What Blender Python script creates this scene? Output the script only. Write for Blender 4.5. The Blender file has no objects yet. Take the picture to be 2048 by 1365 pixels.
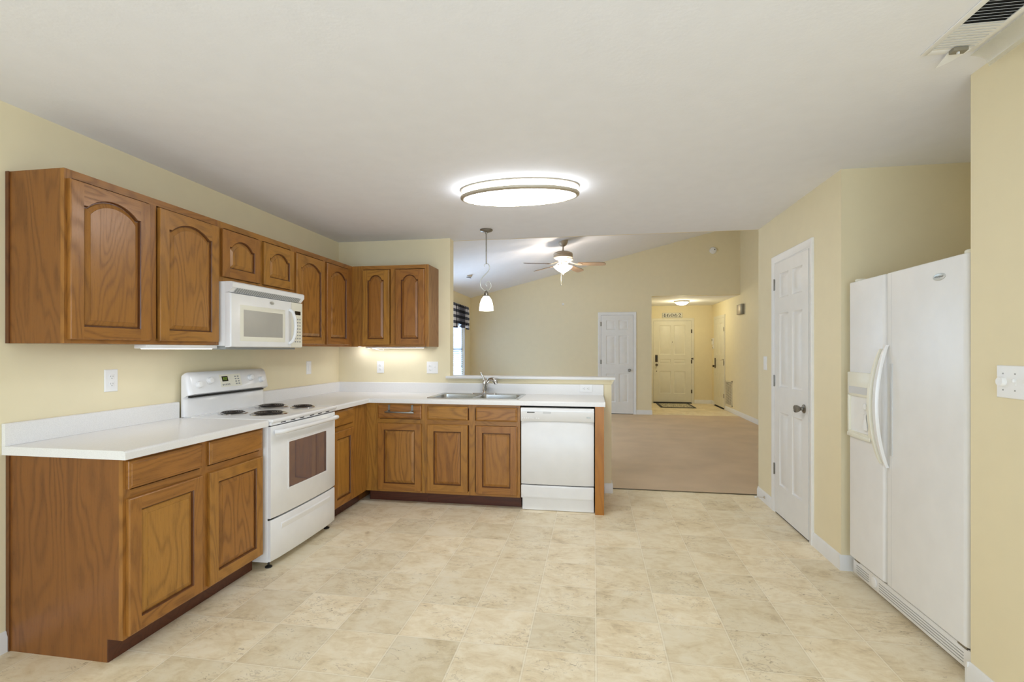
import bpy, bmesh, math, random
from mathutils import Vector, Matrix
random.seed(7)
C = bpy.context.scene.collection
SC = bpy.context.scene
PI = math.pi

# ------------------------------------------------------------------ camera, world, lights, exposure
cam_d = bpy.data.cameras.new('camera')
cam = bpy.data.objects.new('camera', cam_d); C.objects.link(cam)
cam.location = (0, 0, 1.3415)
cam.rotation_euler = (PI/2, 0, math.radians(9.4))
cam_d.sensor_width = 36.0
cam_d.lens = 985.0/2048*36.0
cam_d.shift_y = 17.2/2048
cam_d.clip_start = 0.02
SC.camera = cam
SC.view_settings.view_transform = 'Standard'
SC.view_settings.look = 'None'
SC.view_settings.gamma = 1.0
SC.view_settings.exposure = 0.20
SC.view_settings.use_curve_mapping = False
try:
    SC.cycles.max_bounces = 14; SC.cycles.diffuse_bounces = 8; SC.cycles.glossy_bounces = 5
    SC.cycles.transmission_bounces = 8; SC.cycles.sample_clamp_indirect = 6.0
    SC.cycles.use_denoising = True
    SC.cycles.caustics_reflective = False; SC.cycles.caustics_refractive = False
except Exception: pass

W = bpy.data.worlds.new('world'); SC.world = W; W.use_nodes = True
bg = W.node_tree.nodes['Background']
bg.inputs[0].default_value = (0.80, 0.88, 1.0, 1); bg.inputs[1].default_value = 1.2

def area(name, loc, rot, sx, sy, power, color, spread=PI):
    l = bpy.data.lights.new(name, 'AREA'); l.shape = 'RECTANGLE'; l.size = sx; l.size_y = sy
    l.energy = power; l.color = color; l.spread = spread
    o = bpy.data.objects.new(name, l); C.objects.link(o); o.location = loc; o.rotation_euler = rot
    return o
def point(name, loc, power, color, r=0.05):
    l = bpy.data.lights.new(name, 'POINT'); l.energy = power; l.color = color; l.shadow_soft_size = r
    o = bpy.data.objects.new(name, l); C.objects.link(o); o.location = loc
    return o
DAY = (0.63, 0.80, 1.0)
WARM = (1.0, 0.80, 0.58)
# added fill light outside an invented opening behind the camera
area('rear_fill_light', (-0.55, -2.72, 1.12), (PI/2, 0, 0), 3.6, 2.1, 84, DAY)
# light from an unseen opening in the right wall; daylight through living room windows
area('right_opening_light', (1.64, -0.6, 1.35), (0, PI/2, 0), 1.5, 2.2, 16, DAY)
area('living_window_daylight', (-2.80, 9.30, 1.45), (0, -PI/2, 0), 1.45, 0.95, 70, (0.66, 0.82, 1.0))
area('living_side_window_daylight', (-2.80, 7.70, 1.35), (0, -PI/2, 0), 1.45, 1.5, 45, (0.50, 0.73, 1.0))

# ------------------------------------------------------------------ materials
def srgb(r, g, b):
    f = lambda c: c/12.92 if c <= 0.04045 else ((c+0.055)/1.055)**2.4
    return (f(r/255), f(g/255), f(b/255), 1.0)

class NT:
    def __init__(s, name):
        s.m = bpy.data.materials.new(name); s.m.use_nodes = True
        s.t = s.m.node_tree; s.n = s.t.nodes; s.l = s.t.links
        s.b = s.n['Principled BSDF']
    def new(s, typ, ins=None, **kw):
        nd = s.n.new(typ)
        for k, v in kw.items(): setattr(nd, k, v)
        for k, v in (ins or {}).items():
            if hasattr(v, 'is_output'): s.l.new(v, nd.inputs[k])
            else: nd.inputs[k].default_value = v
        return nd
    def math(s, op, a, b=0.0, c=0.0):
        return s.new('ShaderNodeMath', {0: a, 1: b, 2: c}, operation=op).outputs[0]
    def vmath(s, op, a, b=(0, 0, 0)):
        return s.new('ShaderNodeVectorMath', {0: a, 1: b}, operation=op).outputs[0]
    def noise(s, vec, scale, detail=2.0, rough=0.5, dist=0.0):
        return s.new('ShaderNodeTexNoise', {'Vector': vec, 'Scale': scale, 'Detail': detail, 'Roughness': rough, 'Distortion': dist}).outputs[0]
    def ramp(s, fac, stops):
        nd = s.n.new('ShaderNodeValToRGB'); s.l.new(fac, nd.inputs[0]); e = nd.color_ramp.elements
        while len(e) < len(stops): e.new(0.5)
        for i, (p, c) in enumerate(stops): e[i].position = p; e[i].color = c
        return nd.outputs[0]
    def mix(s, f, a, b, mode='MIX'):
        nd = s.n.new('ShaderNodeMix'); nd.data_type = 'RGBA'; nd.blend_type = mode
        for k, v in ((0, f), (6, a), (7, b)):
            if hasattr(v, 'is_output'): s.l.new(v, nd.inputs[k])
            else: nd.inputs[k].default_value = v
        return nd.outputs[2]
    def bump(s, h, strength, dist=0.002):
        nd = s.new('ShaderNodeBump', {'Strength': strength, 'Distance': dist}); s.l.new(h, nd.inputs['Height'])
        s.l.new(nd.outputs[0], s.b.inputs['Normal'])
    def set(s, **kw):
        for k, v in kw.items():
            i = s.b.inputs[k.replace('_', ' ')]
            if hasattr(v, 'is_output'): s.l.new(v, i)
            else: i.default_value = v
    def coord(s, kind='Object'):
        return s.n.new('ShaderNodeTexCoord').outputs[kind]

def plain(name, col, rough=0.5, metal=0.0, spec=0.5, bump=None, var=0.0, emit=None, es=0.0, coat=0.0):
    t = NT(name); co = t.coord()
    c = col
    n = t.noise(co, 9.0, 3.0)
    v = var if var else 0.02
    lo = tuple(x*(1-v) for x in col[:3]) + (1,); hi = tuple(min(1, x*(1+v)) for x in col[:3]) + (1,)
    t.set(Base_Color=t.ramp(n, [(0.3, lo), (0.7, hi)]), Roughness=rough, Metallic=metal)
    t.b.inputs['Specular IOR Level'].default_value = spec
    if coat: t.b.inputs['Coat Weight'].default_value = coat; t.b.inputs['Coat Roughness'].default_value = 0.08
    if bump: t.bump(t.noise(co, bump[0], 4.0), bump[1], bump[2] if len(bump) > 2 else 0.002)
    if emit: t.set(Emission_Color=emit, Emission_Strength=es)
    return t.m

M = {}
M['wall'] = plain('cream_wall_paint', srgb(232, 221, 189), 0.6, spec=0.25, bump=(140, 0.12, 0.001), var=0.012)
M['ceiling'] = plain('white_ceiling_paint', srgb(238, 239, 246), 0.85, spec=0.1, bump=(60, 0.35, 0.002), var=0.012)
M['trim'] = plain('white_trim_paint', srgb(232, 232, 232), 0.35, bump=(30, 0.02))
M['door'] = plain('white_door_paint', srgb(230, 229, 227), 0.38, bump=(45, 0.05))
M['white'] = plain('white_enamel', srgb(234, 234, 235), 0.22, spec=0.5, coat=0.3)
M['white_tex'] = plain('white_textured_steel', srgb(232, 232, 233), 0.32, bump=(420, 0.10, 0.0006))
M['offwhite'] = plain('ivory_plastic', srgb(232, 230, 216), 0.35)
M['plastic'] = plain('white_plastic', srgb(238, 238, 238), 0.3)
M['greytrim'] = plain('pale_grey_print', srgb(150, 152, 150), 0.5)
M['chrome'] = plain('chrome', (0.62, 0.61, 0.6, 1), 0.12, metal=1.0)
M['nickel'] = plain('brushed_nickel', srgb(196, 188, 172), 0.36, metal=0.6)
M['palegrey'] = plain('pale_grey_plastic', srgb(206, 207, 208), 0.4)
M['satin'] = plain('satin_grey_nickel', srgb(142, 138, 130), 0.33, metal=0.9)
M['steel'] = plain('stainless_steel', (0.6, 0.6, 0.58, 1), 0.25, metal=1.0, bump=(200, 0.03))
M['black'] = plain('black_plastic', srgb(22, 22, 22), 0.4)
M['coil'] = plain('dark_coil_metal', srgb(62, 57, 56), 0.28, metal=0.7)
M['glassdark'] = plain('oven_window_glass', srgb(108, 92, 92), 0.03, spec=1.0, coat=1.0)
M['glassdark'].node_tree.nodes['Principled BSDF'].inputs['IOR'].default_value = 1.9
M['glassgrey'] = plain('microwave_window_screen', srgb(168, 166, 160), 0.25)
M['display'] = plain('clock_display', srgb(16, 18, 12), 0.2)
M['digits'] = plain('green_digits', srgb(120, 150, 40), 0.4, emit=srgb(150, 190, 60), es=0.35)
M['dark'] = plain('dark_void', srgb(30, 29, 28), 0.8)
M['badge'] = plain('silver_badge', srgb(196, 198, 194), 0.3, metal=0.3)
M['lampglass'] = plain('lit_white_diffuser', (0.9, 0.9, 0.88, 1), 0.4, emit=(0.91, 0.955, 1.0, 1), es=20.0)
M['pendglass'] = plain('lit_opal_glass', (0.9, 0.9, 0.88, 1), 0.3, emit=(1.0, 0.97, 0.88, 1), es=2.0)
M['fanglass'] = plain('lit_fan_bowl', (0.9, 0.88, 0.85, 1), 0.4, emit=(1.0, 0.94, 0.86, 1), es=2.5)
M['foyglass'] = plain('lit_foyer_bowl', (0.9, 0.88, 0.8, 1), 0.4, emit=(1.0, 0.93, 0.72, 1), es=6.0)
M['stripglass'] = plain('lit_strip_lens', (0.9, 0.9, 0.9, 1), 0.4, emit=(1.0, 0.95, 0.86, 1), es=2.5)
M['blade'] = plain('pale_maple_blade', srgb(190, 160, 132), 0.4, var=0.08)
M['bladeedge'] = plain('dark_blade_edge', srgb(84, 66, 52), 0.5)
M['bronze'] = plain('aged_bronze_metal', srgb(178, 164, 146), 0.45, metal=0.3)
M['brass'] = plain('dark_bronze_lockset', srgb(96, 86, 70), 0.35, metal=0.8)
M['entrydoor'] = plain('cream_entry_door_paint', srgb(226, 222, 206), 0.4)
M['chime'] = plain('grey_chime_cover', srgb(140, 134, 118), 0.5)
M['grille'] = plain('cream_grille', srgb(222, 214, 190), 0.5)
M['deflector'] = plain('cloudy_plastic_deflector', srgb(214, 211, 196), 0.2)
M['deflector'].node_tree.nodes['Principled BSDF'].inputs['Alpha'].default_value = 0.35
M['inkdark'] = plain('charcoal_ink', srgb(50, 50, 54), 0.6)
M['signwhite'] = plain('weathered_white_board', srgb(226, 224, 212), 0.6)
M['shadowwood'] = None

def oak(axis, name, light=(166, 114, 50), dark=(100, 62, 24), red=0.0):
    t = NT(name); co = t.coord()
    info = t.n.new('ShaderNodeObjectInfo')
    off = t.new('ShaderNodeVectorMath', {0: (37.0, 71.0, 53.0)}, operation='SCALE'); t.l.new(info.outputs['Random'], off.inputs['Scale'])
    p = t.vmath('ADD', co, off.outputs[0])
    k = {'z': (1, 1, 0.07), 'x': (0.07, 1, 1), 'y': (1, 0.07, 1)}[axis]
    k2 = {'z': (1, 1, 0.018), 'x': (0.018, 1, 1), 'y': (1, 0.018, 1)}[axis]
    s1 = t.vmath('MULTIPLY', p, k); s2 = t.vmath('MULTIPLY', p, k2)
    kb = {'z': (1, 1, 0.20), 'x': (0.20, 1, 1), 'y': (1, 0.20, 1)}[axis]
    big = t.noise(t.vmath('MULTIPLY', p, kb), 5.0, 2.0, 0.40, 0.25)
    rings = t.math('SINE', t.math('MULTIPLY', big, 95.0))
    rings = t.math('MULTIPLY_ADD', rings, 0.5, 0.5)
    rings = t.math('POWER', rings, 2.2)
    fib = t.noise(s2, 230.0, 3.0, 0.6)
    pores = t.math('MULTIPLY', t.math('GREATER_THAN', t.noise(s1, 320.0, 2.0, 0.6), 0.60), 0.14)
    amt = t.noise(p, 2.3, 2.0)
    f = t.math('ADD', t.math('MULTIPLY', rings, t.math('MULTIPLY', amt, 0.50)), t.math('MULTIPLY', fib, 0.42))
    f = t.math('ADD', f, pores)
    L = srgb(*light); D = srgb(*dark)
    mid = tuple((a*0.62+b*0.38) for a, b in zip(L, D))
    col = t.ramp(f, [(0.12, L), (0.42, mid), (0.85, D)])
    hsv = t.new('ShaderNodeHueSaturation', {'Color': col, 'Saturation': 1.0})
    t.l.new(t.math('MULTIPLY_ADD', info.outputs['Random'], 0.22, 0.90), hsv.inputs['Value'])
    t.l.new(t.math('MULTIPLY_ADD', info.outputs['Random'], 0.012, 0.494), hsv.inputs['Hue'])
    t.set(Base_Color=hsv.outputs[0], Roughness=t.math('MULTIPLY_ADD', f, 0.2, 0.26))
    t.b.inputs['Specular IOR Level'].default_value = 0.5
    t.bump(f, 0.10, 0.0008)
    return t.m
M['oakz'] = oak('z', 'oak_vertical_grain'); M['oakx'] = oak('x', 'oak_crosswise_grain'); M['oaky'] = oak('y', 'oak_lengthwise_grain')
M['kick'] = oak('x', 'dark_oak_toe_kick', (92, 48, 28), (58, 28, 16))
M['oakorange'] = oak('z', 'orange_oak_edge', (174, 114, 40), (140, 84, 26))
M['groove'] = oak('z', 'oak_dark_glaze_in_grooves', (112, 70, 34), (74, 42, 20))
M['oakside'] = oak('z', 'oak_veneer_side', (136, 86, 38), (90, 52, 22))

def worktop_mat():
    t = NT('white_laminate'); co = t.coord()
    n = t.noise(co, 350.0, 2.0, 0.7)
    c = t.ramp(n, [(0.35, srgb(226, 225, 224)), (0.65, srgb(238, 237, 236))])
    t.set(Base_Color=c, Roughness=0.28); t.b.inputs['Specular IOR Level'].default_value = 0.45
    return t.m
M['laminate'] = worktop_mat()

def vinyl_mat(name='travertine_print_vinyl', tint=None):
    t = NT(name); co = t.coord()
    x0, y0, p = 0.0101, 2.1921, 0.3055
    q = t.vmath('MULTIPLY', t.vmath('ADD', co, (-x0+p*40, -y0+p*40, 0)), (1/p, 1/p, 0))
    sep = t.new('ShaderNodeSeparateXYZ', {0: q})
    fx = t.math('FRACT', sep.outputs[0]); fy = t.math('FRACT', sep.outputs[1])
    cell = t.vmath('FLOOR', q)
    wn = t.new('ShaderNodeTexWhiteNoise', {'Vector': cell}, noise_dimensions='3D')
    r = wn.outputs['Value']; rc = wn.outputs['Color']
    off = t.vmath('MULTIPLY', rc, (13.0, 17.0, 11.0))
    pc = t.vmath('ADD', co, off)
    big = t.noise(pc, 5.5, 5.0, 0.6, 0.6)
    mid = t.noise(t.vmath('MULTIPLY', pc, (0.75, 1.4, 1.0)), 15.0, 5.0, 0.68, 1.0)
    speck = t.noise(t.vmath('MULTIPLY', pc, (0.7, 1.3, 1.0)), 42.0, 3.0, 0.6, 1.4)
    base = t.ramp(t.math('ADD', t.math('MULTIPLY', big, 0.55), t.math('MULTIPLY', mid, 0.45)),
                  [(0.30, srgb(194, 174, 140)), (0.42, srgb(226, 209, 176)), (0.54, srgb(239, 226, 199)), (0.75, srgb(246, 237, 217))])
    tone = t.math('MULTIPLY_ADD', r, 0.16, 0.905)
    base = t.mix(1.0, base, t.new('ShaderNodeCombineColor', {0: tone, 1: tone, 2: t.math('MULTIPLY_ADD', r, 0.18, 0.885)}).outputs[0], 'MULTIPLY')
    patch = t.noise(pc, 3.4, 2.0, 0.5)
    spf = t.math('MULTIPLY', t.ramp(speck, [(0.30, (1, 1, 1, 1)), (0.38, (0, 0, 0, 1))]), t.ramp(patch, [(0.42, (0, 0, 0, 1)), (0.62, (1, 1, 1, 1))]))
    base = t.mix(t.math('MULTIPLY', spf, 0.75), base, srgb(132, 110, 76))
    vein = t.math('ABSOLUTE', t.math('SUBTRACT', t.noise(t.vmath('MULTIPLY', pc, (0.8, 1.5, 1)), 7.0, 4.0, 0.6, 1.2), 0.5))
    vf = t.math('MULTIPLY', t.ramp(vein, [(0.0, (1, 1, 1, 1)), (0.018, (0, 0, 0, 1))]), t.ramp(patch, [(0.5, (0, 0, 0, 1)), (0.6, (1, 1, 1, 1))]))
    base = t.mix(t.math('MULTIPLY', vf, 0.35), base, srgb(140, 116, 84))
    edge = t.math('MINIMUM', t.math('MINIMUM', fx, t.math('SUBTRACT', 1.0, fx)), t.math('MINIMUM', fy, t.math('SUBTRACT', 1.0, fy)))
    gl = t.ramp(edge, [(0.0, (1, 1, 1, 1)), (0.0065, (1, 1, 1, 1)), (0.012, (0, 0, 0, 1))])
    col = t.mix(t.math('MULTIPLY', gl, 0.45), base, srgb(248, 240, 222))
    gl2 = t.ramp(edge, [(0.0, (0, 0, 0, 1)), (0.012, (0, 0, 0, 1)), (0.016, (1, 1, 1, 1)), (0.024, (0, 0, 0, 1))])
    col = t.mix(t.math('MULTIPLY', gl2, 0.22), col, srgb(150, 130, 100))
    if tint: col = t.mix(1.0, col, tint, 'MULTIPLY')
    t.set(Base_Color=col, Roughness=t.math('MULTIPLY_ADD', mid, 0.15, 0.33))
    t.b.inputs['Specular IOR Level'].default_value = 0.4
    t.bump(t.math('SUBTRACT', mid, t.math('MULTIPLY', gl, 0.7)), 0.12, 0.001)
    return t.m
M['vinyl'] = vinyl_mat()

def carpet_mat():
    t = NT('beige_carpet'); co = t.coord()
    n = t.noise(co, 260.0, 4.0, 0.7); b = t.noise(co, 2.2, 3.0, 0.5)
    c = t.ramp(n, [(0.3, srgb(212, 188, 158)), (0.7, srgb(234, 212, 186))])
    c = t.mix(1.0, c, t.ramp(b, [(0.3, (0.88, 0.88, 0.88, 1)), (0.7, (1, 1, 1, 1))]), 'MULTIPLY')
    t.set(Base_Color=c, Roughness=0.95); t.b.inputs['Specular IOR Level'].default_value = 0.1
    t.bump(n, 0.8, 0.004)
    return t.m
M['carpet'] = carpet_mat()

def plaid_mat():
    t = NT('buffalo_check_cloth'); co = t.coord()
    sep = t.new('ShaderNodeSeparateXYZ', {0: co})
    a = t.math('GREATER_THAN', t.math('FRACT', t.math('MULTIPLY', sep.outputs[1], 1/0.085)), 0.5)
    b = t.math('GREATER_THAN', t.math('FRACT', t.math('MULTIPLY', sep.outputs[2], 1/0.11)), 0.5)
    s = t.math('MULTIPLY', t.math('ADD', a, b), 0.5)
    c = t.ramp(s, [(0.0, srgb(226, 226, 230)), (0.5, srgb(84, 86, 100)), (1.0, srgb(22, 24, 34))])
    t.set(Base_Color=c, Roughness=0.9)
    return t.m
M['plaid'] = plaid_mat()

def mat_rug():
    t = NT('woven_mat_pattern'); co = t.coord()
    v = t.new('ShaderNodeTexVoronoi', {'Vector': co, 'Scale': 26.0}).outputs['Distance']
    c = t.ramp(v, [(0.25, srgb(60, 58, 50)), (0.5, srgb(196, 190, 168))])
    t.set(Base_Color=c, Roughness=0.95)
    return t.m
M['rug'] = mat_rug()

def glass_mat():
    t = NT('window_pane_glass')
    tr = t.new('ShaderNodeBsdfTransparent', {'Color': (0.94, 0.97, 0.98, 1)}); gl = t.new('ShaderNodeBsdfGlossy', {'Roughness': 0.02})
    fr = t.new('ShaderNodeFresnel', {'IOR': 1.45}); mx = t.new('ShaderNodeMixShader', {0: fr.outputs[0], 1: tr.outputs[0], 2: gl.outputs[0]})
    t.l.new(mx.outputs[0], t.n['Material Output'].inputs['Surface'])
    return t.m
M['pane'] = glass_mat()

def slat_mat():
    t = NT('translucent_white_slat'); t.set(Base_Color=srgb(236, 238, 242), Roughness=0.5)
    tr = t.new('ShaderNodeBsdfTranslucent', {'Color': (0.85, 0.9, 1.0, 1)}); mx = t.new('ShaderNodeMixShader', {0: 0.5, 1: t.b.outputs[0], 2: tr.outputs[0]})
    t.l.new(mx.outputs[0], t.n['Material Output'].inputs['Surface']); return t.m
M['slat'] = slat_mat()

def emis(name, col, s):
    t = NT(name); t.set(Base_Color=(0, 0, 0, 1), Emission_Color=col, Emission_Strength=s); return t.m

# ------------------------------------------------------------------ mesh builder
class MB:
    def __init__(s): s.v = []; s.f = []; s.m = []
    def add(s, vs, fs, mi=0):
        o = len(s.v); s.v += [tuple(p) for p in vs]
        for f in fs: s.f.append(tuple(i+o for i in f)); s.m.append(mi)
    def box(s, x0, x1, y0, y1, z0, z1, mi=0, bev=0.0, seg=2):
        x0, x1 = sorted((x0, x1)); y0, y1 = sorted((y0, y1)); z0, z1 = sorted((z0, z1))
        if bev <= 0:
            vs = [(x, y, z) for z in (z0, z1) for y in (y0, y1) for x in (x0, x1)]
            s.add(vs, [(0, 2, 3, 1), (4, 5, 7, 6), (0, 1, 5, 4), (2, 6, 7, 3), (0, 4, 6, 2), (1, 3, 7, 5)], mi)
        else:
            bm = bmesh.new(); bmesh.ops.create_cube(bm, size=1)
            for v in bm.verts: v.co = Vector(((x0+x1)/2+v.co.x*(x1-x0), (y0+y1)/2+v.co.y*(y1-y0), (z0+z1)/2+v.co.z*(z1-z0)))
            bmesh.ops.bevel(bm, geom=bm.edges[:], offset=bev, segments=seg, profile=0.5, affect='EDGES')
            s.addbm(bm, mi)
        return s
    def addbm(s, bm, mi=0):
        bm.verts.index_update()
        s.add([v.co[:] for v in bm.verts], [[v.index for v in f.verts] for f in bm.faces], mi); bm.free()
    def loops(s, Ls, mi=0, close=True, cap0=False, cap1=False):
        n = len(Ls[0]); vs = [p for L in Ls for p in L]; fs = []
        for i in range(len(Ls)-1):
            for j in range(n if close else n-1):
                k = (j+1) % n
                fs.append((i*n+j, i*n+k, (i+1)*n+k, (i+1)*n+j))
        if cap0: fs.append(tuple(range(n))[::-1])
        if cap1: fs.append(tuple((len(Ls)-1)*n+j for j in range(n)))
        s.add(vs, fs, mi)
    def lathe(s, o, prof, axis=(0, 0, 1), seg=24, mi=0, sx=1.0, sy=1.0):
        a = Vector(axis).normalized(); o = Vector(o)
        b = Vector((1, 0, 0)) if abs(a.x) < 0.9 else Vector((0, 1, 0))
        if abs(a.z) > 0.99: b = Vector((1, 0, 0))
        u = (b - a*b.dot(a)).normalized(); w = a.cross(u)
        Ls = [[o + a*h + u*(r*sx*math.cos(2*PI*j/seg)) + w*(r*sy*math.sin(2*PI*j/seg)) for j in range(seg)] for r, h in prof]
        s.loops(Ls, mi, True, prof[0][0] > 1e-5, prof[-1][0] > 1e-5)
    def tube(s, path, r, seg=10, mi=0, caps=True):
        P = [Vector(p) for p in path]; n = len(P)
        R = r if isinstance(r, (list, tuple)) else [r]*n
        T = [(P[min(i+1, n-1)]-P[max(i-1, 0)]).normalized() for i in range(n)]
        ref = Vector((0, 0, 1)) if abs(T[0].z) < 0.9 else Vector((1, 0, 0))
        N = (ref - T[0]*ref.dot(T[0])).normalized(); Ls = []
        for i in range(n):
            N = (N - T[i]*N.dot(T[i])).normalized(); B = T[i].cross(N)
            Ls.append([P[i] + N*(R[i]*math.cos(2*PI*j/seg)) + B*(R[i]*math.sin(2*PI*j/seg)) for j in range(seg)])
        s.loops(Ls, mi, True, caps, caps)
    def prism(s, poly, d0, d1, axis='y', mi=0):
        # poly in the plane across the axis: y -> (x,z), x -> (y,z), z -> (x,y)
        def w(p, d): return {'y': (p[0], d, p[1]), 'x': (d, p[0], p[1]), 'z': (p[0], p[1], d)}[axis]
        s.loops([[w(p, d0) for p in poly], [w(p, d1) for p in poly]], mi, True, True, True)
    def xf(s, fn): s.v = [tuple(fn(*p)) for p in s.v]; return s

def root_of(o):
    while o.parent: o = o.parent
    return o
def obj(name, mb, mats, parent=None, smooth=True, ang=38, origin=None):
    me = bpy.data.meshes.new(name)
    off = Vector((0, 0, 0))
    if parent is not None: off = Vector(root_of(parent).location)
    elif origin is not None: off = Vector(origin)
    me.from_pydata([tuple(Vector(p)-off) for p in mb.v], [], mb.f)
    if not isinstance(mats, (list, tuple)): mats = [mats]
    for m in mats: me.materials.append(M[m] if isinstance(m, str) else m)
    me.polygons.foreach_set('material_index', mb.m)
    bm = bmesh.new(); bm.from_mesh(me); bmesh.ops.remove_doubles(bm, verts=bm.verts, dist=1e-6)
    bmesh.ops.recalc_face_normals(bm, faces=bm.faces); bm.to_mesh(me); bm.free()
    if smooth:
        me.shade_smooth()
        me.set_sharp_from_angle(angle=math.radians(ang))
    o = bpy.data.objects.new(name, me); C.objects.link(o)
    if parent is not None: o.parent = parent
    elif origin is not None: o.location = origin
    return o
def tag(o, label=None, cat=None, group=None, kind=None):
    if label: o['label'] = label
    if cat: o['category'] = cat
    if group: o['group'] = group
    if kind: o['kind'] = kind
    return o
def thing(name, loc, label, cat, group=None, kind=None):
    o = bpy.data.objects.new(name, None); C.objects.link(o); o.location = loc; o.empty_display_size = 0.1
    return tag(o, label, cat, group, kind)
def struct(name, mb, m, label=None, smooth=False):
    return tag(obj(name, mb, m, None, smooth), label, None, None, 'structure')
def bx(*a, **k): return MB().box(*a, **k)

# ------------------------------------------------------------------ layout constants
XL, YB, XR = -2.577, 4.69, 1.487
CH = 2.44
LX, FY, RX, EY = -2.64, 10.45, 2.89, 12.82      # living room left wall, far wall, right wall, entry wall
YLIV = 4.81
def vault(x): return 2.468 + 0.248*(x+2.64)
YBACK = -2.6

# ------------------------------------------------------------------ shell
struct('floor', bx(XL-0.1, 2.3, YBACK-0.1, 4.845, -0.06, 0), 'vinyl', 'beige travertine look vinyl tile floor of the kitchen')
struct('floor', bx(LX-0.1, RX+0.1, 4.845, 10.47, -0.06, 0.004), 'carpet', 'beige carpet floor of the living room')
struct('floor', bx(1.1, RX+0.1, 10.47, EY+0.1, -0.06, 0), 'vinyl', 'vinyl tile floor of the entry hall')
struct('trim_1', bx(0.16, XR, 4.835, 4.850, 0.0, 0.006), 'brass', 'thin metal strip where vinyl meets carpet')

struct('ceiling', bx(XL-0.1, 2.4, YBACK-0.1, YLIV, CH, CH+0.10), 'ceiling', 'flat white kitchen ceiling')
m = MB(); m.prism([(LX-0.1, vault(LX-0.1)), (RX+0.1, vault(RX+0.1)), (RX+0.1, vault(RX+0.1)+0.1), (LX-0.1, vault(LX-0.1)+0.1)], YLIV, FY, 'y')
struct('ceiling', m, 'ceiling', 'sloped white living room ceiling')
struct('ceiling', bx(1.06, RX+0.1, FY+0.10, EY+0.1, CH, CH+0.1), 'ceiling', 'flat white entry hall ceiling')

struct('wall_left', bx(XL-0.12, XL, YBACK, YLIV, 0, CH), 'wall', 'cream wall behind the range')
struct('wall_back', bx(XL, -1.396, YB, YLIV, 0, CH), 'wall', 'cream wall left of the pass-through')
struct('wall_peninsula', bx(-1.396, 0.165, YB, YLIV, 0, 1.052), 'wall', 'cream half wall behind the sink')
m = bx(LX, 2.89, YLIV, YLIV+0.02, CH+0.001, 4.2); m.box(-1.396, XR, YB, YLIV, CH+0.1, CH+0.4)
struct('wall_header', m, 'wall', 'wall above the opening to the living room')
# pantry block and refrigerator recess
struct('wall_pantry', bx(XR, XR+0.115, 3.285, YLIV, 0, CH), 'wall', 'cream wall holding the pantry door')
struct('wall_recess', bx(XR+0.115, 2.34, 3.285, 3.40, 0, CH), 'wall', 'side wall of the refrigerator recess')
struct('wall_recess_back', bx(2.24, 2.34, 2.12, 3.285, 0, CH), 'wall', 'back wall of the refrigerator recess')
m = bx(XR, XR+0.13, 0.6, 2.241, 0, CH, bev=0.0)
m.box(XR, XR+0.13, YBACK, -1.75, 0, CH); m.box(XR, XR+0.13, -1.75, 0.6, 0, 0.6); m.box(XR, XR+0.13, -1.75, 0.6, 2.1, CH); m.box(XR+0.13, 2.34, 2.12, 2.241, 0, CH)
struct('wall_right', m, 'wall', 'cream wall right of the camera with the dimmer plate')
struct('wall_pantry_living', bx(XR+0.115, RX, 4.70, YLIV, 0, CH+0.001), 'wall', 'living room side of the pantry')
# unseen wall behind the camera, its wide opening added to let fill light in
m = bx(XL, -2.35, YBACK-0.1, YBACK, 0, CH); m.box(1.25, XR, YBACK-0.1, YBACK, 0, CH); m.box(-2.35, 1.25, YBACK-0.1, YBACK, 2.16, CH)
struct('wall_front', m, 'wall', 'unseen wall behind the camera with an added light opening')
m = MB()
for x in (-2.35, -1.18, 0.0, 1.19): m.box(x, x+0.06, YBACK-0.09, YBACK-0.03, 0, 2.16)
m.box(-2.35, 1.25, YBACK-0.09, YBACK-0.03, 2.10, 2.16); m.box(-2.35, 1.25, YBACK-0.09, YBACK-0.03, 0, 0.12); m.box(-2.35, 1.25, YBACK-0.085, YBACK-0.035, 1.02, 1.06)
struct('added_window_3', m, 'trim', 'added white frame in the light opening behind the camera')  # unseen frame bars, added around the fill light opening
# living room
wy0, wy1, wz0, wz1 = 8.86, 9.84, 0.62, 2.08
m = bx(LX-0.12, LX, YLIV, 6.95, 0, 2.5); m.box(LX-0.12, LX, 6.95, 8.45, 0, wz0); m.box(LX-0.12, LX, 6.95, 8.45, wz1, 2.5)
m.box(LX-0.12, LX, 8.45, wy0, 0, 2.5); m.box(LX-0.12, LX, wy0, wy1, 0, wz0); m.box(LX-0.12, LX, wy0, wy1, wz1, 2.5); m.box(LX-0.12, LX, wy1, FY, 0, 2.5)
struct('wall_living_left', m, 'wall', 'living room wall with the window')
m = MB(); m.prism([(LX, 0), (1.178, 0), (1.178, CH), (RX, CH), (RX, vault(RX)+0.02), (LX, vault(LX)+0.02)], FY, FY+0.11, 'y')
struct('wall_far', m, 'wall', 'far living room wall with closet door')
struct('wall_living_right', bx(RX, RX+0.1, YLIV-0.1, EY+0.1, 0, 4.2), 'wall', 'long wall running into the entry hall')
struct('wall_entry_left', bx(1.06, 1.178, FY+0.11, EY, 0, CH), 'wall', 'left wall of the entry hall')
struct('wall_entry', bx(1.06, RX, EY, EY+0.1, 0, CH), 'wall', 'yellow lit wall around the front door')

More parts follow.
